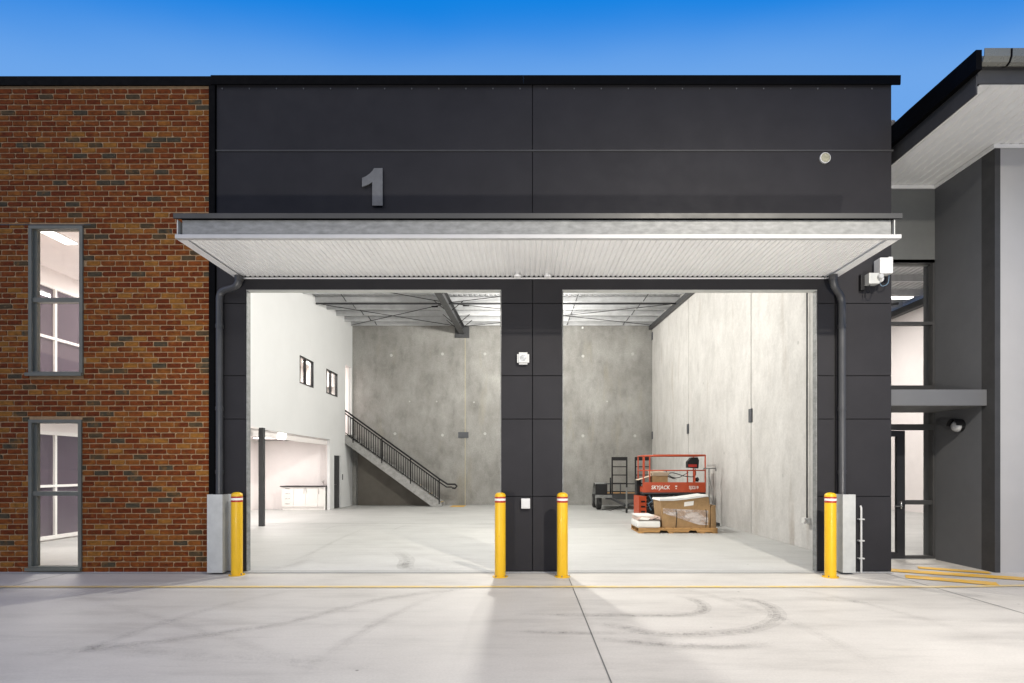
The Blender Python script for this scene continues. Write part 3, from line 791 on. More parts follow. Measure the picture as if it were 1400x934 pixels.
MB().prism([(ymz, 4.718), (ymz, 4.912), (ymz + .06, 4.912), (ymz + .06, 4.907), (ymz + .005, 4.907), (ymz + .005, 4.723), (ymz + .06, 4.723), (ymz + .06, 4.718)], cx0 + .08, cx1 - .12, 'x').build('front_beam', 'galv', CN)
for a in (cx0 + .02, cx1 - .09):
    MB().prism([(ymz - .02, 4.72), (ymz - .02, 4.91), (-.01, 4.91), (-.01, 4.72)], a, a + .012, 'x').build('end_plate', 'galv_bright', CN)
for k in range(5):
    a = -3.7 + k * 1.95
    B(a, a + .06, ymz + .07, -.01, 4.73, 4.89).build('joist', 'galv', CN)
MB().prism([(yf - .01, 4.915), (yf - .01, 4.985), (-.003, 5.03), (-.003, 5.02), (yf, 4.975), (yf, 4.915)], cx0 - .01, cx1, 'x').build('roof_flashing', 'black_flash', CN)
MB().box(cx0 - .012, cx1 + .002, yf - .016, yf - .012, 4.918, 4.984).build('fascia_strip', 'strip_metal', CN)
for a in (-.05, .42):
    MB().lathe([(.05, -.05), (.055, -.03), (.03, 0)], (a - .06, -.14, 4.70), 14).build('outlet', 'soffit', CN)

# ================================================================== downpipes, guards, bollards
def bend(pts, r=.12, k=5):
    P = [Vector(p) for p in pts]; out_ = [P[0]]
    for i in range(1, len(P) - 1):
        a = P[i] + (P[i - 1] - P[i]).normalized() * r; b = P[i] + (P[i + 1] - P[i]).normalized() * r
        for j in range(k + 1):
            t = j / k; out_.append((1 - t) ** 2 * a + 2 * t * (1 - t) * P[i] + t * t * b)
    out_.append(P[-1]); return out_
def downpipe(pts, lab):
    r = thing('downpipe', lab, 'downpipe', (pts[-1][0], pts[-1][1], 1.2), 'downpipes beside the doorways')
    MB().tube(bend(pts), .055, 16).build('pipe', 'pipe_dark', r)
    for z in (3.9, 2.6, 1.6):
        c = pts[-1]; MB().lathe([(.06, -.03), (.062, -.028), (.062, .028), (.06, .03)], (c[0], c[1], z), 16).build('bracket', 'pipe_dark', r)
    MB().tube([Vector(pts[0]) + Vector((0, 0, .001)), Vector(pts[0]) - Vector((0, 0, .07))], .064, 16).build('socket', 'pipe_dark', r)
downpipe([(-4.46, -.16, 4.66), (-4.46, -.16, 4.50), (-4.81, -.07, 4.50 - .05), (-4.81, -.07, 1.0)], 'dark grey downpipe left of the left doorway with elbow at the canopy')
downpipe([(4.80, -.2, 4.66), (4.80, -.2, 4.50), (5.01, -.07, 4.36), (5.01, -.07, 1.0)], 'dark grey downpipe with swan neck right of the right doorway')
def guard(x0, x1, lab, mir):
    y0, y1, z0, z1, t = -.19, -.005, .03, 1.25, .004
    r = thing('pipe_guard', lab, 'pipe guard', ((x0 + x1) / 2, -.1, 0), 'galvanised guards round the foot of the downpipes')
    B(x0, x1, y0, y0 + t, z0, z1).build('front_plate', 'galv_bright', r)
    B(x0, x0 + t, y0 + t, y1, z0, z1).build('side_plate', 'galv_bright', r); B(x1 - t, x1, y0 + t, y1, z0, z1).build('side_plate', 'galv_bright', r)
    for z in (.25, 1.05):
        for xx in (x0 - .03, x1): B(xx, xx + .03, y1 - .004, y1, z, z + .05).build('fixing_tab', 'galv', r)
    f = x1 + .001 if mir else x0 - .055
    B(f, f + .055, y1 - .006, y1, z0, z1).build('flange', 'galv_bright', r)
guard(-4.94, -4.70, 'galvanised steel guard at the foot of the downpipe by the brick wall', True)
guard(4.955, 5.155, 'galvanised steel guard on the downpipe beside the rightmost bollard', False)

def bollard():
    r = thing('bollard', 'x', 'bollard', (0, 0, 0), 'yellow bollards beside the doorways'); R_ = .083
    MB().lathe([(R_, .0), (R_, 1.235), (R_ * .96, 1.256), (R_ * .8, 1.272), (R_ * .5, 1.284), (.01, 1.288)], (0, 0, 0), 28).build('post', 'post_yellow', r)
    MB().lathe([(R_ + .001, 1.135), (R_ + .0015, 1.136), (R_ + .0015, 1.162), (R_ + .001, 1.163)], (0, 0, 0), 28).build('red_band', 'red_tape', r)
    MB().lathe([(R_ + .001, 1.164), (R_ + .0015, 1.165), (R_ + .0015, 1.196), (R_ + .001, 1.197)], (0, 0, 0), 28).build('white_band', 'white_tape', r)
    MB().lathe([(R_ + .001, 1.198), (R_ + .0015, 1.199), (R_ + .0015, 1.222), (R_ + .001, 1.223)], (0, 0, 0), 28).build('red_band', 'red_tape', r)
    MB().lathe([(R_ + .0355, 0), (R_ + .035, .012), (R_ + .001, .013)], (0, 0, 0), 24).build('base_plate', 'yellow', r)
    for k in range(4):
        a = math.pi / 4 + k * math.pi / 2; cx, cy = (R_ + .02) * math.cos(a), (R_ + .02) * math.sin(a)
        MB().tube([(cx, cy, .013), (cx, cy, .035)], .008, 6).build('bolt', 'galv', r)
    return r
b0 = bollard()
for i, (x, y, lb) in enumerate(((-4.46, -.22, 'yellow bollard left of the left doorway beside the galvanised guard'),
                     (-.37, -.36, 'yellow bollard at the left edge of the centre pier'),
                     (.58, -.36, 'yellow bollard at the right edge of the centre pier'),
                     (4.66, -.38, 'yellow bollard right of the right doorway beside the pale guard'))):
    o = b0 if i == 0 else copy_tree(b0)
    o.location = (x, y, .001); o['label'] = lb; o.rotation_euler = (0, 0, random.random())

# ================================================================== small wall fittings
# street number
num = [(0, 0), (0, .47)]
s_ = 1 / 7.785 / 86
pts1 = [(498, 248), (498, 645), (388, 645), (388, 395), (355, 418), (318, 434), (280, 445), (280, 352), (320, 335), (362, 306), (392, 274), (408, 248)]
poly = [((460 + a / 7.785 - 717) / 86, 1.65 + (641 - 200 - b / 7.785) / 86) for a, b in pts1][::-1]
solo(MB().prism(poly, -.045, -.02, 'y'), 'unit_number', 'number_steel', 'large brushed grey numeral 1 on the dark upper wall', 'sign')
r = thing('round_vent', 'small round beige fitting high on the right of the dark upper wall', 'vent', (4.77, 0, 6.58))
MB().lathe([(.085, 0), (.085, .03), (.074, .035)], (4.77, -.001, 6.58), 24, axis='y').build('rim', 'pvc', r)
MB().lathe([(.072, .036), (.06, .042)], (4.77, -.001, 6.58), 24, axis='y').build('insect_mesh', 'beige', r)
r = thing('alarm_siren', 'square white box with rounded corners high on the centre pier', 'alarm box', (-.02, 0, 3.3))
bm = bmesh.new(); bmesh.ops.create_cube(bm, size=1)
for v in bm.verts: v.co = Vector((-.02 + v.co.x * .19, -.04 + v.co.y * .08, 3.395 + v.co.z * .19))
bmesh.ops.bevel(bm, geom=bm.edges[:], offset=.028, segments=4, affect='EDGES')
m = MB(); m.add(bm, sm=True); m.build('cover', 'plastic_white', r)
MB().lathe([(.05, 0), (.045, .004), (.02, .006)], (-.02, -.0805, 3.395), 20, axis='y').build('lens', 'lens_grey', r)
r = thing('control_box', 'small white rectangular box low on the centre pier', 'control box', (.03, 0, 1.0))
B(-.05, .09, -.06, -.002, 1.02, 1.18, bev=.008).build('cover', 'plastic_white', r)
B(-.03, .07, -.064, -.061, 1.04, 1.16, bev=.001).build('face_plate', 'plastic_white', r)
# comms box beneath the canopy's right end
r = thing('sensor_unit', 'white sensor boxes with dangling cables under the right end of the canopy', 'sensor', (5.45, 0, 4.5))
B(5.31, 5.38, -.07, -.002, 4.47, 4.72, bev=.006).build('mounting_bracket', 'steel_black', r)
B(5.43, 5.51, -.05, -.002, 4.66, 4.74, bev=.006).build('mounting_bracket', 'steel_black', r)
B(5.36, 5.53, -.20, -.072, 4.53, 4.70, bev=.012).build('junction_box', 'galv_bright', r)
B(5.52, 5.66, -.22, -.05, 4.68, 4.93, bev=.014).build('sensor_head', 'plastic_white', r)
B(5.665, 5.735, -.20, -.05, 4.69, 4.95, bev=.014).build('sensor_head', 'plastic_white', r)
MB().lathe([(.04, 0), (.04, .05), (.03, .06)], (5.52, -.20, 4.63), 16, axis='y').build('camera_lens', 'lens_grey', r)
MB().lathe([(.05, 0), (.045, .04), (.02, .06)], (5.56, -.14, 4.61), 16, axis='y').build('gland', 'plastic_white', r)
MB().tube(bend([(5.40, -.15, 4.53), (5.41, -.14, 4.40), (5.46, -.14, 4.38), (5.51, -.14, 4.52)], .04), .006, 6).build('cable', 'steel_black', r)
MB().tube(bend([(5.72, -.12, 4.69), (5.71, -.12, 4.55), (5.60, -.12, 4.50), (5.57, -.12, 4.60)], .05), .007, 6).build('cable', 'cable_blue', r)
MB().tube([(5.36, -.1, 4.5), (5.37, -.06, 4.35)], .005, 6).build('cable', 'steel_black', r)
# conduit riser
r = thing('conduit_riser', 'thin white vertical pipe with saddles on the lower right of the dark wall', 'pipe', (5.33, 0, 0))
MB().tube([(5.33, -.04, .002), (5.33, -.04, 1.03), (5.33, -.02, 1.06)], .017, 10).build('pipe', 'pvc', r)
for z in (.22, .5, .84): B(5.285, 5.375, -.062, -.002, z, z + .022, bev=.004).build('saddle', 'pvc', r)
solo(MB().lathe([(.09, 0), (.085, .006)], (8.05, -.12, .002), 16), 'drain_cover', 'steel_black', 'small round black cover flush in the pavement at the far right', 'drain cover')

# ================================================================== NEIGHBOURING BUILDING
NB = thing('neighbouring_building', 'grey building with ribbed eave soffit and glazed entry recess on the right', 'building', (8, 0, 0))
RX = 7.47; RY = 1.3
B(RX + .09, 14.7, 0, .25, 0, 6.80).build('front_wall', 'light_grey_wall', NB)
MB().box(RX - .0, RX + .088, -.012, .25, 0, 6.80).build('corner_trim', 'charcoal', NB)
B(RX, RX + .12, .252, 1.6, 0, 6.80).build('side_wall', 'charcoal_wall', NB)
B(5.86, RX - .002, RY, RY + .2, 5.40, 6.80).build('upper_wall', 'mid_grey', NB)
B(5.841, 5.859, .05, 6, 0, 6.7).build('party_wall', 'charcoal', NB)
# entry glazing
def bars(m, lst, y0, y1):
    for (a, b, c, d) in lst: m.box(a, b, y0, y1, c, d)
s13 = 75.1
def gx(p): return (p - 717) / s13
def gz(p): return 1.65 + (641 - p) / s13
xr = gx(1275)
f = MB(); bars(f, [(5.87, RX - .002, gz(355), 5.398), (xr, RX - .002, .014, gz(355)), (5.87, xr, gz(444), gz(440)), (5.87, xr, gz(560), gz(527)), (5.87, xr, gz(588), gz(580)), (5.87, xr, .014, gz(760))], RY, RY + .11)
ef = f.build('window', 'charcoal', NB)
MB().box(5.87, xr, RY + .05, RY + .056, gz(440), gz(355)).build('pane', 'glass', ef)
MB().box(5.87, xr, RY + .05, RY + .056, gz(527), gz(444)).build('pane', 'glass', ef)
MB().box(5.87, xr, RY + .05, RY + .056, gz(580), gz(560)).build('pane', 'glass', ef)
MB().box(gx(1237), xr, RY + .05, RY + .056, gz(760), gz(588)).build('pane', 'glass', ef)
MB().box(gx(1237), xr, RY + .01, RY + .10, gz(690), gz(684)).build('mid_rail', 'charcoal', ef)
d = MB(); bars(d, [(gx(1226), gx(1237) - .002, .02, gz(589)), (5.875, gx(1226), gz(597), gz(589)), (5.875, gx(1226), .02, gz(755))], RY - .005, RY + .06)
dr = d.build('entry_door', 'frame_black', NB)
MB().box(5.875, gx(1226), RY + .02, RY + .026, gz(755), gz(597)).build('pane', 'glass', dr)
hx = gx(1231)
MB().tube([(hx, RY - .02, .92), (hx, RY - .02, 1.06)], .018, 8).build('handle', 'steel_handle', dr)
MB().tube([(hx, RY - .01, .97), (hx, RY - .05, .97), (hx - .14, RY - .05, .97)], .011, 8).build('handle', 'steel_handle', dr)
# box awning over the door
B(5.862, RX - .003, .14, RY - .002, 2.67, 2.93, bev=.005).build('awning', 'charcoal_wall', NB)
# eave
EX = 6.06; EF = -1.41
ZS = 6.80
ribbed(RX + .002, 14.6, EF + .03, -.001, ZS, .15, .018, 'eave_soffit', 'eave_soffit', NB)
ribbed(EX + .08, RX + .0, EF + .03, RY, ZS, .15, .018, 'eave_soffit', 'eave_soffit', NB)
B(EX + .05, 14.6, EF, EF + .028, ZS - .004, ZS + .012).build('soffit_trim', 'eave_soffit', NB)
B(EX, EX + .078, EF + .03, RY, ZS - .012, ZS - .002).build('soffit_trim', 'eave_soffit', NB)
B(RX + .002, 14.6, -.03, -.014, ZS - .06, ZS - .002).build('cornice', 'eave_soffit', NB)
B(RX - .03, RX - .002, -.03, RY, ZS - .06, ZS - .002).build('cornice', 'eave_soffit', NB)
B(5.87, RX - .032, RY - .03, RY - .002, ZS - .06, ZS - .002).build('cornice', 'eave_soffit', NB)
B(EX, 14.6, EF - .02, EF - .002, ZS, ZS + .24).build('fascia', 'charcoal', NB)
B(EX - .02, EX - .002, EF - .02, 1.5, ZS - .14, ZS + .12).build('barge_board', 'charcoal', NB)
MB().prism([(EF - .12, ZS + .12), (EF - .12, ZS + .38), (-.2, ZS + .42), (1.6, ZS + .42), (1.6, ZS + .12)], EX - .10, EX - .022, 'x').build('barge_capping', 'black_flash', NB)
gp = [(EF - .022, ZS + .22), (EF - .08, ZS + .19), (EF - .13, ZS + .21), (EF - .16, ZS + .27), (EF - .165, ZS + .37), (EF - .155, ZS + .37), (EF - .15, ZS + .28), (EF - .12, ZS + .225), (EF - .08, ZS + .21), (EF - .03, ZS + .235), (EF - .022, ZS + .37)]
MB().prism(gp, EX - .02, 14.6, 'x').build('gutter', simple('gutter_metal', (.20, .20, .17), .28, .3, var=.03), NB)
MB().prism([(a - .003, b - .006) if i < 5 else (a, b) for i, (a, b) in enumerate(gp)], EX + .32, EX + .345, 'x').build('gutter_bracket', 'black_flash', NB)
B(EX, 14.6, EF, 1.6, ZS + .30, ZS + .36).build('roof', 'black_flash', NB)
# bulkhead lamp on the recess wall
r = thing('wall_lamp', 'round black hooded bulkhead lamp on the recess wall beside the entry', 'wall lamp', (RX, .69, 2.39))
MB().lathe([(.11, 0), (.11, -.05), (.09, -.07)], (RX - .001, .69, 2.39), 24, axis='x').build('base', 'steel_black', r)
bm = bmesh.new(); bmesh.ops.create_uvsphere(bm, u_segments=20, v_segments=12, radius=.10)
for v in bm.verts: v.co = Vector((RX - .06 + v.co.x * .9, .69 + v.co.y, 2.38 + v.co.z))
m = MB(); m.add(bm, sm=True); m.build('diffuser', 'lens_grey', r)
m = MB(); n = 14
for i in range(n + 1):
    a = math.pi * i / n
    for (rr, xx) in ((.118, RX - .02), (.118, RX - .16), (.108, RX - .16), (.108, RX - .02)):
        m.v.append((xx, .69 + rr * math.cos(a), 2.385 + rr * math.sin(a)))
for i in range(n):
    for k in range(4): m.face([4 * i + k, 4 * i + (k + 1) % 4, 4 * i + 4 + (k + 1) % 4, 4 * i + 4 + k])
m.build('hood', 'steel_black', r)
# the showroom behind the glazing
q_ = 'plaster'
B(14.7, 14.9, .26, 24, .013, 7.9).build('hall_side_wall', q_, NB)
B(5.87, 14.69, 24, 24.2, .013, 9).build('hall_back_wall', q_, NB)
B(5.845, 5.95, 6, 24, .013, 9).build('hall_party_wall', q_, NB)
x = 6.0
while x < 14.6: ribbed(x, x + 1.52, 1.6, 24, 8.15, .19, .028, 'hall_roof_sheet', 'roof_sheet', NB); x += 1.525
for k in range(15):
    y = 2.5 + k * 1.5
    MB().prism([(y - .03, 7.93), (y + .03, 7.93), (y + .03, 7.945), (y - .02, 7.945), (y - .02, 8.14), (y - .03, 8.14)], 5.96, 14.68, 'x').build('purlin', 'purlin', NB)
B(14.45, 14.68, .5, 23.9, 7.62, 7.72).build('wall_beam', 'steel_dark', NB); B(14.62, 14.68, .5, 23.9, 7.72, 7.92).build('wall_beam', 'steel_dark', NB)
for y in (7.0, 12.5): MB().bar((14.2, y, 7.93), (12.8, y + .2, 7.75), .08, .08).build('fly_brace', 'steel_dark', NB)
for y in (8, 14, 20): B(14.69, 14.70, y, y + .02, .02, 7.6).build('panel_joint', 'sealant', NB)
rb = batten(13.0, 10.6, 7.6, .8, .2, 0, lab='glowing strip light hanging in the hall behind the entry glazing', mat='lamp')
for k, (x, y, pw) in enumerate(((9.0, 5.0, 520), (10.5, 12.5, 520))):
    rb = batten(x, y, 7.7, 1.2, .3, pw, lab=('strip light near the entry end of the neighbouring hall', 'strip light deeper in the neighbouring hall')[k], mat='lamp')

# ================================================================== yard floodlight that throws the hard shadows on the facade
YL = thing('flood_light', 'floodlight on a tall grey pole standing in the yard facing the doorways', 'flood light', (4.4, -8.6, 0))
MB().tube([(4.4, -8.6, 0), (4.4, -8.6, 8.3)], [.09, .05], 12).build('pole', 'galv', YL)
B(4.15, 4.65, -8.55, -8.45, 8.3, 8.6, bev=.01).build('head', 'steel_dark', YL)
o = lamp('flood_lamp', 'SPOT', (0, .3, 8.4), 4700, (1, .92, .80), size=.10, spot=104, blend=1.0); o.parent = YL
o.rotation_euler = (Vector((3.2, -1.2, .0)) - Vector((4.4, -8.3, 8.4))).to_track_quat('-Z', 'Y').to_euler()

def soffit_fill(x, y, tgt, power, lab):  # added low lamps standing in for a flash on the soffits; tripods made up
    r = thing('soffit_fill', lab, 'fill light', (x, y, 0), 'added soffit fill lights in the yard')
    for k in range(3):
        a = k * 2.094; MB().tube([(x, y, .75), (x + .35 * math.cos(a), y + .35 * math.sin(a), .01)], .012, 6).build('leg', 'yellow', r)
    MB().tube([(x, y, .7), (x, y, .95)], .016, 8).build('pole', 'steel_dark', r)
    B(x - .14, x + .14, y - .10, y - .03, .93, 1.13, bev=.012).build('head', 'steel_black', r)
    o = lamp('soffit_fill_lamp', 'SPOT', (0, 0, 1.04), power, (1, .95, .88), size=.12, spot=95, blend=1.0); o.parent = r
    o.rotation_euler = (Vector(tgt) - Vector((x, y, 1.04))).to_track_quat('-Z', 'Y').to_euler()
soffit_fill(-3.0, -7.9, (-2.0, -1.2, 4.9), 1500, 'small added tripod fill light in the yard on the left')
soffit_fill(4.4, -7.9, (3.8, -1.2, 5.2), 1800, 'small added tripod fill light in the yard on the right')

# ================================================================== goods and machines inside the right bay
# --- scissor lift
SL = thing('scissor_lift', 'red and dark grey electric scissor lift parked near the concrete side wall', 'scissor lift', (4.4, 8.2, .013))
X0, X1, Y0, Y1 = 3.52, 5.38, 7.8, 8.6
B(X0 + .1, X1 - .1, Y0 + .05, Y1 - .05, .12, .48, bev=.02).build('chassis', 'steel_dark', SL)
B(X0 + .12, X1 - .3, Y0 + .02, Y0 + .048, .2, .44).build('battery_door', 'steel_black', SL)
for x in (X0 + .3, X1 - .3):
    for y in (Y0 - .0, Y1 - .12):
        w = MB().lathe([(.10, 0), (.16, .01), (.165, .03), (.165, .09), (.16, .11), (.10, .12)], (x, y + .12, .178), 20, axis='y').build('wheel', 'rubber', SL)
        MB().lathe([(.09, 0), (.07, .012)], (x, y - .001 if y < 8 else y + .12, .178), 16, axis='y').build('rim', 'white_tape', w)
B(X0 - .12, X0 + .1, Y0, Y0 + .06, .22, .84).build('ladder', 'orange_red', SL)
B(X0 - .12, X0 + .02, Y0 + .06, Y1, .22, .84).build('ladder', 'orange_red', SL)
for z in (.35, .5, .65): B(X0 - .06, X0 + .06, Y0 - .006, Y0 - .001, z, z + .05).build('step_slot', 'steel_black', SL)
for z in (.50, .60, .70, .80):
    for y in (Y0 + .1, Y1 - .14):
        B(X0 + .18, X1 - .15, y, y + .05, z, z + .075, bev=.008).build('scissor_arm', 'steel_dark', SL)
for x in (X0 + .3, 4.45, X1 - .3):
    for z in (.54, .64, .74, .84): MB().tube([(x, Y0 + .06, z), (x, Y1 - .06, z)], .025, 8).build('pivot_pin', 'galv', SL)
MB().tube([(X0 + .25, Y0 + .02, .42), (X0 + .15, Y0 + .0, .6), (X0 + .28, Y0 + .02, .7), (X0 + .18, Y0, .86)], .02, 8).build('hose', 'cable_blue', SL)
MB().tube([(X0 + .32, Y0 + .02, .40), (X0 + .2, Y0 + .0, .55), (X0 + .35, Y0 + .02, .66), (X0 + .25, Y0, .88)], .018, 8).build('hose', 'steel_black', SL)
B(X0, X1, Y0, Y1, .90, .96).build('platform_deck', 'steel_dark', SL)
tb = B(X0, X1, Y0 - .012, Y0, .95, 1.25, bev=.003).build('toe_board', 'orange_red', SL)
B(X0, X1, Y1, Y1 + .012, .95, 1.12).build('toe_board', 'orange_red', SL)
B(X1 - .012, X1, Y0, Y1, .96, 1.12).build('toe_board', 'orange_red', SL); B(X0, X0 + .012, Y0, Y1, .96, 1.12).build('toe_board', 'orange_red', SL)
glyphs('SKYJACK', .155, (X0 + .24, Y0 - .016, 1.045), tb, 'white_tape', bold=.02, shear=.15, sx=.88)
glyphs('SJ3219', .13, (X1 - .5, Y0 - .016, 1.05), tb, 'white_tape', bold=.015, sx=.8)
B(4.47, 4.53, Y0 - .016, Y0 - .013, 1.11, 1.15).build('decal', 'white_tape', tb); B(4.48, 4.52, Y0 - .016, Y0 - .013, 1.05, 1.08).build('decal', 'white_tape', tb)
for (y, nm) in ((Y0 + .02, 0), (Y1 - .02, 1)):
    for z, rad in ((2.04, .022), (1.60, .018)):
        MB().tube([(X0, y, z), (X1, y, z)], rad, 8).build('guard_rail', 'orange_red', SL)
    for x in (X0 + .01, X0 + .20, X1 - .12 * nm - .01, X1 - .32):
        B(x - .016, x + .016, y - .016, y + .016, .97, 2.04 if x != X1 - .32 else 1.6).build('rail_post', 'orange_red', SL)
for x in (X0, X1):
    for z in (2.04, 1.6): MB().tube([(x, Y0 + .02, z), (x, Y1 - .02, z)], .018, 8).build('guard_rail', 'orange_red', SL)
B(X0 + .3, X1, Y0 + .0, Y0 + .04, 2.035, 2.075).build('extension_rail', 'orange_red', SL)
MB().prism([(X1 - .52, 1.68), (X1 - .52, 1.86), (X1 - .40, 1.99), (X1 - .22, 1.99), (X1 - .18, 1.9), (X1 - .2, 1.66)], Y0 + .05, Y0 + .25, 'y').build('control_pack', 'steel_black', SL)
B(X1 - .5, X1 - .25, Y0 + .043, Y0 + .048, 1.70, 1.78).build('control_label', 'red_tape', SL)
MB().tube(bend([(X1 - .3, Y0 + .06, 1.66), (X1 - .25, Y0 + .06, 1.4), (X1 - .6, Y0 + .1, 1.42), (X1 - 1.0, Y0 + .1, 1.56), (X1 - 1.1, Y0 + .1, 1.5)], .15), .012, 8).build('control_cable', 'steel_black', SL)
MB().tube(bend([(X1 - .5, Y0 + .06, 1.54), (X1 - .8, Y0 + .1, 1.36), (X1 - 1.05, Y0 + .1, 1.42), (X1 - 1.15, Y0 + .1, 1.58)], .12), .010, 8).build('control_cable', 'steel_black', SL)
bm = bmesh.new(); bmesh.ops.create_icosphere(bm, subdivisions=2, radius=.07)
for v in bm.verts: v.co = Vector((X1 - .23, Y0 + .08, 1.33)) + v.co * (1 + .25 * math.sin(v.co.x * 90))
m = MB(); m.add(bm, sm=True); m.build('coiled_plug', 'steel_black', SL)
# open box riding on the platform
CB_ = thing('open_carton', 'small open cardboard box with spread flaps standing on the lift platform', 'box', (3.98, 8.1, .97))
bx0, bx1, by0, by1, bz = 3.80, 4.27, 7.86, 8.3, 1.44
for (a, b, c, d) in ((bx0, bx1, by0, by0 + .01), (bx0, bx1, by1 - .01, by1), (bx0, bx0 + .01, by0 + .01, by1 - .01), (bx1 - .01, bx1, by0 + .01, by1 - .01)):
    B(a, b, c, d, .97, bz).build('side', 'card', CB_)
def flap(p, q, d, mat='card'):
    m = MB(); p, q, d = Vector(p), Vector(q), Vector(d); t = Vector((0, 0, .006))
    m.v = [tuple(v) for v in (p, q, q + d, p + d, p + t, q + t, q + d + t, p + d + t)]
    for f in ((0, 1, 2, 3), (7, 6, 5, 4), (0, 4, 5, 1), (1, 5, 6, 2), (2, 6, 7, 3), (3, 7, 4, 0)): m.face(list(f))
    return m.build('flap', mat, CB_)
flap((bx0, by0, bz), (bx0, by1, bz), (-.42, -.05, -.13), 'card_pale'); flap((bx1, by0, bz), (bx1, by1, bz), (.26, -.02, -.1), 'steel_black')
flap((bx0, by0, bz), (bx1, by0, bz), (.04, -.08, .1), 'card_pale'); flap((bx0, by1, bz), (bx1, by1, bz), (0, .1, .16), 'card_pale')
m = MB()
for k in range(7):
    a = Vector((3.84 + k * .06, 7.95 + .2 * random.random(), 1.42)); b = a + Vector((random.uniform(-.14, .14), random.uniform(-.1, .1), random.uniform(.06, .17)))
    m.bar(a, b, .05, .01)
m.build('packing_strips', 'card_pale', CB_)

# --- pallet, big carton and the wrapped white parcels
PL = thing('pallet', 'light timber pallet under the wrapped cardboard carton', 'pallet', (3.9, 5.85, .013))
pa, pb = 2.90, 4.90
for y in (5.36, 5.83, 6.34):
    pr = [(pa, .035), (pa + .52, .035), (pa + .55, .085), (pa + .72, .085), (pa + .75, .035), (pa + 1.26, .035), (pa + 1.29, .085), (pa + 1.46, .085), (pa + 1.49, .035), (pb, .035), (pb, .125), (pa, .125)]
    MB().prism(pr, y, y + .04, 'y').build('stringer', 'wood', PL)
for k in range(9):
    x = pa + k * .2235; B(x, x + .205 if k < 8 else pb, 5.34, 6.40, .126, .146).build('deck_board', 'wood', PL)
for x in (pa, pa + .76, pa + 1.55, pb - .12): B(x, x + .12, 5.34, 6.40, .014, .034).build('bottom_board', 'wood', PL)
CT = thing('wrapped_carton', 'large brown cardboard carton wrapped in clear film on the pallet', 'carton', (4.2, 5.9, .147))
# the carton's own slumped outline: taller right shoulder, bowed left
pc = [(3.52, .148), (4.72, .148), (4.74, .60), (4.70, .93), (4.10, .86), (3.78, .83), (3.47, .83), (3.50, .5)]
MB().prism(pc, 5.44, 6.25, 'y').build('body', 'card', CT)
MB().prism([(4.745, .148), (4.885, .148), (4.87, .72), (4.76, .69), (4.75, .6)], 5.42, 6.2, 'y').build('side_sleeve', 'card', CT)
MB().prism([(3.44, .835), (3.80, .835), (4.12, .867), (4.69, .945), (4.66, .985), (4.1, .91), (3.8, .885), (3.46, .885)], 5.42, 6.27, 'y').build('foam_lid', 'foam', CT)
m = MB(); m.v = [(4.07, 5.436, .69), (4.31, 5.436, .72), (4.32, 5.436, .83), (4.08, 5.436, .80)]; m.face([0, 1, 2, 3]); m.build('shipping_label', 'white_tape', CT)
m = MB(); rnd2 = random.Random(3); nx, nz = 22, 12
for j in range(nz + 1):
    for i in range(nx + 1):
        u, v = i / nx, j / nz
        x = 3.53 + u * 1.15; zb = .52 - .30 * min(1, u * 1.25); zt = .64 - .05 * u + .0 * v
        m.v.append((x, 5.425 - .012 * math.sin(u * 37 + v * 9) - rnd2.uniform(0, .012), zb + (zt - zb) * v))
for j in range(nz):
    for i in range(nx): a = j * (nx + 1) + i; m.face([a, a + 1, a + nx + 2, a + nx + 1], 0, True)
m.build('plastic_film', 'film', CT)
for x in (3.86, 4.62): MB().tube([(x, 5.41, .15), (x + .02, 5.405, .45), (x, 5.415, .62)], .009, 6).build('strap', 'steel_black', CT)
WP = thing('white_parcel', 'low white plastic wrapped parcel on the left end of the pallet', 'parcel', (3.2, 5.8, .147))
B(2.86, 3.46, 5.38, 6.2, .147, .33, bev=.05).build('wrapped_base', 'foam', WP)
B(2.88, 3.46, 5.40, 6.15, .331, .43, bev=.015).build('upper_tray', 'pink_wrap', WP)
B(2.90, 3.44, 5.385, 5.398, .34, .36).build('strap', 'steel_black', WP)
B(2.86, 3.3, 5.42, 6.1, .431, .47, bev=.01).build('top_sheet', 'foam', WP)
MB().prism([(2.92, .36), (3.15, .345), (3.2, .40), (2.98, .42)], 5.38, 5.396, 'y').build('torn_film', 'white_tape', WP)
MB().bar((3.25, 5.39, .35), (3.40, 5.39, .42), .03, .01).build('strap', 'steel_black', WP)
# --- hand trolley
HT = thing('sack_trolley', 'grey steel hand trolley with T handle standing by the side wall', 'trolley', (5.25, 7.2, .013))
hx, hy = 5.33, 7.35
MB().tube([(hx, hy, .12), (hx, hy, 1.66)], .022, 8).build('shaft', 'galv', HT)
MB().tube(bend([(hx - .16, hy, 1.62), (hx - .16, hy, 1.66), (hx + .20, hy, 1.66), (hx + .20, hy, 1.58)], .03), .017, 8).build('handle', 'galv', HT)
MB().tube([(hx, hy, 1.5), (hx + .14, hy, .7), (hx + .16, hy, .2)], .01, 6).build('brace', 'galv', HT)
B(hx - .2, hx + .2, hy - .35, hy + .02, .03, .12, bev=.01).build('foot_plate', 'steel_dark', HT)
for s in (-.17, .17): MB().lathe([(.03, 0), (.07, .005), (.07, .045), (.03, .05)], (hx + s - .025, hy + .06, .083), 14, axis='x').build('wheel', 'rubber', HT)
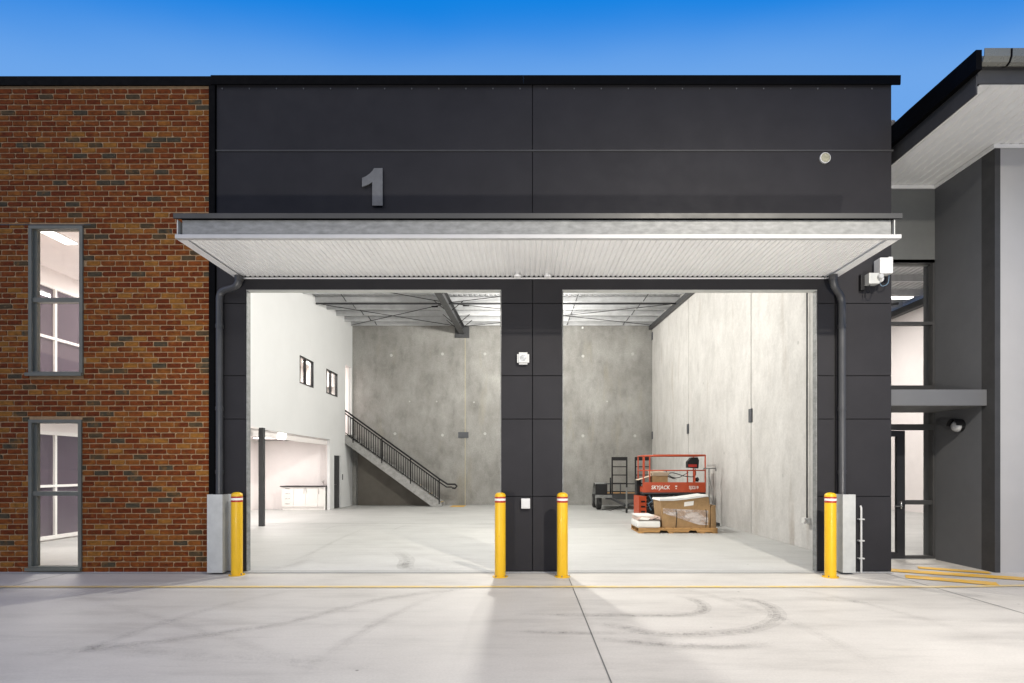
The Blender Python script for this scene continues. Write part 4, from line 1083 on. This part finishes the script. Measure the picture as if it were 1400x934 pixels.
# --- plant trailer
TR = thing('plant_trailer', 'dark grey plant trailer with two upright loading ramps against the back wall', 'trailer', (4.2, 14.6, .013))
B(3.25, 5.3, 13.7, 13.78, .42, .66, bev=.01).build('side_rail', 'steel_dark', TR)
B(3.25, 5.3, 15.7, 15.78, .42, .66).build('side_rail', 'steel_dark', TR)
B(3.2, 5.3, 13.78, 15.7, .55, .60).build('deck', 'steel_dark', TR)
B(3.35, 4.9, 13.85, 15.5, .601, .63).build('deck_boards', 'wood', TR)
for k in range(6): B(3.3 + k * .35, 3.36 + k * .35, 13.79, 15.69, .45, .54).build('cross_member', 'steel_dark', TR)
MB().tube([(3.2, 13.72, 1.05), (5.25, 13.72, 1.05)], .025, 8).build('top_rail', 'steel_dark', TR)
for x in (3.25, 3.85, 4.5, 5.2): B(x - .02, x + .02, 13.70, 13.74, .66, 1.05).build('rail_post', 'steel_dark', TR)
for (a, b) in ((3.50, 4.08), (4.43, 5.0)):
    rp = MB(); yy = 13.55
    for x in (a, b): rp.box(x - .025, x + .025, yy, yy + .06, .66, 2.12)
    for z in (.72, 1.05, 1.38, 1.71): rp.box(a + .026, b - .026, yy + .01, yy + .05, z, z + .04)
    rp.box(a + .026, b - .026, yy + .01, yy + .05, 1.98, 2.12)
    rp.build('loading_ramp', 'steel_black', TR)
for (x, y) in ((2.98, 13.75), (2.98, 15.0)):
    w = MB().lathe([(.10, 0), (.29, .01), (.32, .05), (.32, .15), (.29, .19), (.10, .20)], (x - .1, y, .333), 24, axis='x').build('wheel', 'rubber', TR)
    MB().lathe([(.17, 0), (.10, .02)], (x - .112, y, .333), 20, axis='x').build('rim', 'galv', w)
m = MB(); n = 10
for xx in (2.83, 3.26):
    for i in range(n + 1):
        a = math.pi * (1 - i / n); m.v += [(xx, 13.95 + .62 * math.cos(a) * 1.0, .60 + .50 * math.sin(a)), (xx, 13.95 + .60 * math.cos(a), .60 + .48 * math.sin(a))]
k = 2 * (n + 1)
for i in range(n): m.face([2 * i, 2 * i + 2, k + 2 * i + 2, k + 2 * i]); m.face([2 * i + 1, k + 2 * i + 1, k + 2 * i + 3, 2 * i + 3]); m.face([2 * i, 2 * i + 1, 2 * i + 3, 2 * i + 2])
m.build('mudguard', 'galv', TR)
B(2.80, 3.27, 13.30, 13.36, .60, 1.05, bev=.02).build('mudguard_front', 'steel_black', TR)
B(2.78, 3.45, 13.26, 13.31, .50, .62, bev=.01).build('light_bar', 'galv', TR)
MB().bar((3.4, 13.7, .5), (3.75, 12.0, .30), .08, .08).build('drawbar', 'steel_dark', TR)
MB().bar((4.8, 13.7, .5), (3.85, 12.0, .30), .08, .08).build('drawbar', 'steel_dark', TR)
MB().tube([(3.78, 11.95, .10), (3.78, 11.95, .95)], .03, 10).build('jockey_post', 'galv', TR)
MB().tube([(3.78, 11.95, .95), (3.92, 11.95, .97)], .014, 8).build('jockey_handle', 'galv', TR)
MB().lathe([(.04, 0), (.09, .01), (.09, .06), (.04, .07)], (3.745, 11.95, .105), 14, axis='x').build('jockey_wheel', 'rubber', TR)
MB().tube([(3.05, 13.2, .06), (3.3, 12.6, .06), (3.6, 12.2, .25), (3.8, 11.95, .3)], .012, 6).build('safety_chain', 'steel_black', TR)
MB().tube([(3.42, 13.5, .66), (3.42, 13.5, 1.3)], .03, 8).build('winch_post', 'steel_black', TR)
B(3.42, 3.56, 8.25, 8.55, .86, 1.34, bev=.02).build('tilt_box', 'steel_black', SL)
# sprinkler-size sensor on the back wall
solo(MB().lathe([(.05, 0), (.05, .03), (.03, .045)], (2.62, 16.49, 8.0), 14, axis='y'), 'wall_sensor', 'plastic_white', 'tiny white sensor high on the back wall near the roof', 'sensor')

# stray fixes
bpy.context.view_layer.update()
